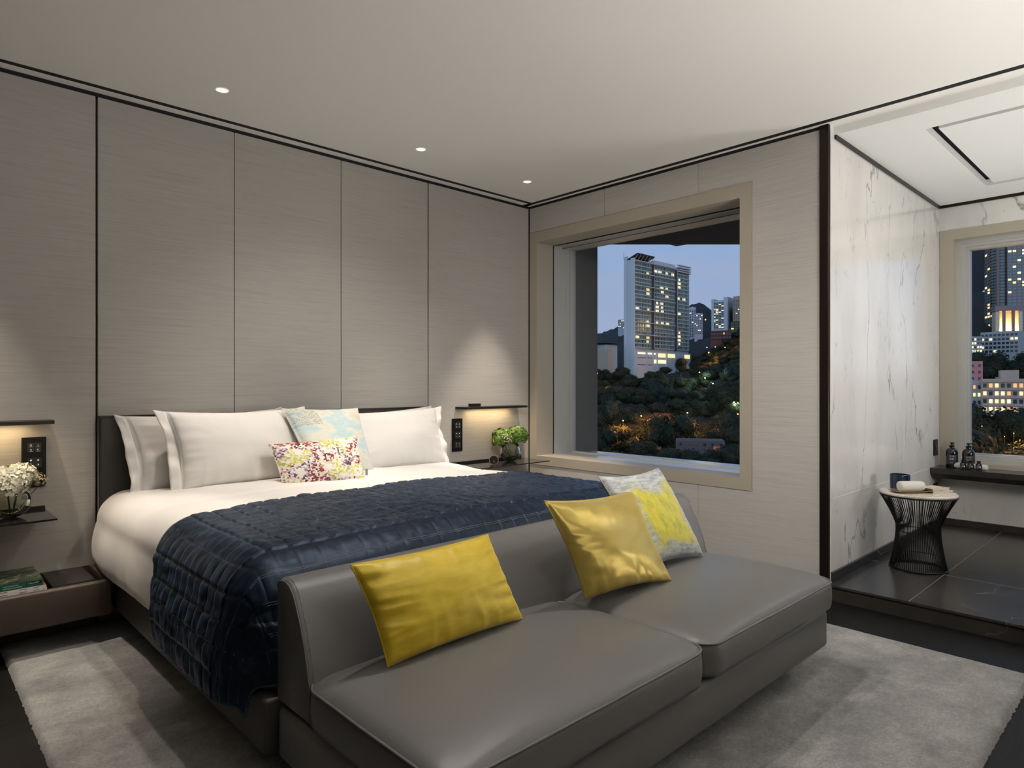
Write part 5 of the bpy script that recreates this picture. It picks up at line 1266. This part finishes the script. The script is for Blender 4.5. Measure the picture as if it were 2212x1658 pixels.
q0 = at(2141, 829, 330); q1 = at(2198, 829, 326); du = (q1 - q0); du.z = 0; Lq = du.length; du.normalize(); dn_ = Vector((du.y, -du.x, 0)); dn_ = dn_ if dn_.dot(CAM - q0) > 0 else -dn_
def abox(m, a0, a1, d0, d1, za, zb):
    f = lambda a, d_, z: tuple((q0 + du * a + dn_ * d_).to_2d()) + (z,)
    return m.add([f(a0, d0, za), f(a1, d0, za), f(a1, d1, za), f(a0, d1, za), f(a0, d0, zb), f(a1, d0, zb), f(a1, d1, zb), f(a0, d1, zb)], [(0, 3, 2, 1), (4, 5, 6, 7), (0, 1, 5, 4), (1, 2, 6, 5), (2, 3, 7, 6), (3, 0, 4, 7)])
zA0, zA1 = zpy(722, 328), zpy(674, 328)
abox(MB(), 0, Lq, 1.0, 1.6, zA0 - 8, zA1).build('back_wall', M['cream'], ar)
abox(MB(), -.4, Lq + .4, 1.0, 7.5, zA1, zA1 + 2.6).build('canopy', M['tan'], ar)
abox(MB(), 0, 1.6, 1, 7, zA0 - 8, zA1).build('side_wall', M['cream'], ar); abox(MB(), Lq - 1.6, Lq, 1, 7, zA0 - 8, zA1).build('side_wall', M['cream'], ar)
for f_ in (.32, .66): q = q0 + du * Lq * f_ + dn_ * 6.6; MB().tube([(q.x, q.y, zA0 - 8), (q.x, q.y, zA1)], .75, 14).build('column', M['tan'], ar, smooth='auto')
for f_ in (.2, .5, .82):
    q = q0 + du * Lq * f_ + dn_ * 4.2; d = bpy.data.lights.new('arcade_light', 'POINT'); d.energy = 2600; d.color = (1, .78, .42); d.shadow_soft_size = .4; o = bpy.data.objects.new('arcade_light', d); COL.objects.link(o); o.location = (q.x, q.y, zA0 + 2)
block('apartment_tower', 'narrow dark tower with white balconies far left in the bathroom window', 2080, 2112, 586, 634, 520, 14, 12, 3, M['conc_d'], M['conc_w'], 0, seed=33, ww=.78, wh=.32)
block('apartment_building', 'white low-rise with balconies below the tall tower', 2118, 2200, 718, 766, 262, 12, 5, 9, pm('cream_white_render', (.34, .33, .28), .85), M['glz_dark'], .22, seed=34, ang=-.25)
block('apartment_building', 'white terraced low-rise at the far left below the mountain', 2080, 2122, 727, 764, 250, 10, 4, 7, pm('cream_grey_render', (.30, .29, .25), .85), M['glz_dark'], .4, seed=35, ang=.2)
e_, pb_, A_, u_, W_, z0_, z1_ = block('apartment_building', 'salmon pink apartment block at the left of the bathroom window view', 2066, 2123, 780, 826, 185, 10, 3, 4, M['pinkw'], M['glz_dark'], .0, seed=36, ww=.34, wh=.42, ang=.25)
e_, pb_, A_, u_, W_, z0_, z1_ = block('apartment_building', 'beige five-storey apartment block with many lit windows', 2121, 2240, 818, 912, 150, 12, 5, 9, M['beige'], M['glz_dark'], .65, seed=37, ww=.58, wh=.50, ang=.10, pal=(0, 1, 3), bands=.25)
pb_(MB(), W_ * .36, W_ * .7, -8, -2, z1_, z1_ + 2.0).build('roof_room', M['beige'], e_)
e_, pb_, A_, u_, W_, z0_, z1_ = block('apartment_building', 'pale grey apartment block left of the beige one', 2070, 2120, 822, 912, 156, 12, 5, 5, M['conc'], M['glz_dark'], .4, seed=38, ww=.5, wh=.46, ang=.1, pal=(0, 1, 3))
rs = random.Random(5)
for (D, p0, p1, step, lab, zoff, sm) in ((228, 2060, 2260, 20, 'tree below the white low-rise', 0, .55), (203, 2118, 2260, 15, 'tree above the beige block', 0, .82), (112, 2060, 2300, 34, 'tree in front of the beige block', -2.5, 1.05), (85, 2050, 2320, 40, 'tree at the bathroom window bottom', -3, .92)):
    px = p0
    while px < p1:
        d = D * rs.uniform(.97, 1.03); plant(px, d, vz(d) + (zoff if zoff > 0 else -.9) - 1, rs.choice((0, 0, 1, 3)), sm * rs.uniform(.85, 1.15), lab, 'trees: ' + lab, rs); px += step * rs.uniform(.8, 1.2)

# ---- street lamps
def lamp(px, py, D, col, W_, label, group, glow=6, r=.28):
    q = at(px, py, D); e = empty('street_lamp', (q.x, q.y, q.z - 5), label, 'street lamp', group)
    MB().tube([(q.x, q.y, q.z - 3), (q.x, q.y, q.z)], .022, 5).build('pole', M['matt_black'], e)
    bm = bmesh.new(); bmesh.ops.create_icosphere(bm, subdivisions=2, radius=r * .6 * D / 200)
    for v in bm.verts: v.co += q
    bm.verts.index_update(); MB().bm_add(bm).build('lamp_head', pm('lamp_glow', (.8, .6, .3), .5, emis=col, es=glow), e, smooth=True)
    if W_:
        d = bpy.data.lights.new('street_lamp_light', 'POINT'); d.energy = W_ * 2.5; d.color = col; d.shadow_soft_size = .5; o = bpy.data.objects.new('street_lamp_light', d); COL.objects.link(o); o.location = q + (CAM - q).normalized() * 1.2
LN = {}
def LZ(px, w2=0):
    v = [(1300, 'at the left window edge'), (1360, 'below the annex'), (1395, 'under the tower left end'), (1410, 'left of the flat-topped tree'), (1475, 'beside the flat-topped tree'), (1500, 'under the tower right end'), (1515, 'highest of the white path lamps'), (1525, 'right of the tower'), (1530, 'second right of the tower'), (1535, 'third right of the tower'), (1543, 'below the brick building'), (1550, 'beneath the brick building'), (1562, 'toward the right frame'), (1570, 'well right of the tower'), (1580, 'close to the right frame'), (1590, 'nearly at the right frame'), (1600, 'against the right frame')]
    u = {2121: 'beside the tall tower' , 2190: 'largest glow in the front trees', 2203: 'lowest at the right edge', 2170: 'low in the front trees', 2150: 'between the mid trees', 2166: 'right of the mid-tree lamp'}
    s_ = u[px] if w2 else next(t for x_, t in v if px < x_)
    LN[s_, w2] = LN.get((s_, w2), 0) + 1; return s_ + (' lower down' if w2 and LN[s_, w2] > 1 else '')
ORG = (1, .42, .09); WHT = (.75, 1, .9); YEL = (1, .62, .16)
for a in ((1385, 898, 183, ORG, 1600), (1485, 891, 180, YEL, 2600), (1466, 903, 178, ORG, 1500), (1402, 912, 170, ORG, 1500), (1346, 908, 165, ORG, 1500), (1575, 891, 180, ORG, 1200), (1594, 894, 165, ORG, 2500), (1565, 903, 170, ORG, 1200)):
    lamp(*a, 'orange street lamp on the middle slope, ' + LZ(a[0]), 'orange street lamps on the slope')
for a in ((1531, 761, 400, ORG, 4000), (1571, 766, 395, ORG, 16000), (1524, 690, 700, ORG, 0), (1290, 806, 330, YEL, 2500)):
    lamp(*a, 'orange lamp high on the wooded hill, ' + LZ(a[0]), 'orange lamps high on the hill')
for a in ((1511, 804, 340, WHT, 3000), (1523, 816, 325, WHT, 2500), (1540, 828, 300, WHT, 1800), (1559, 851, 262, WHT, 900), (1586, 868, 240, WHT, 900), (1594, 870, 235, WHT, 900), (1527, 750, 420, WHT, 0), (1545, 749, 420, WHT, 0), (1566, 750, 420, YEL, 0)):
    lamp(*a, 'white lamp on the wooded slope, ' + LZ(a[0]), 'white lamps on the slope', glow=4, r=.22)
for a in ((1522, 982, 112, ORG, 500), (1488, 990, 110, ORG, 260), (1541, 990, 108, YEL, 600)):
    lamp(*a, 'small orange garden lamp near the window bottom, ' + LZ(a[0]), 'orange garden lamps', r=.2)
for a in ((2121, 645, 500, YEL, 14000), (2190, 935, 92, YEL, 900), (2203, 950, 80, ORG, 500), (2121, 920, 95, ORG, 220), (2170, 942, 88, ORG, 300), (2150, 792, 200, YEL, 0), (2166, 790, 200, ORG, 0)):
    lamp(*a, 'warm lamp seen through the bathroom window, ' + LZ(a[0], 1), 'street lamps outside the bathroom', r=.18)
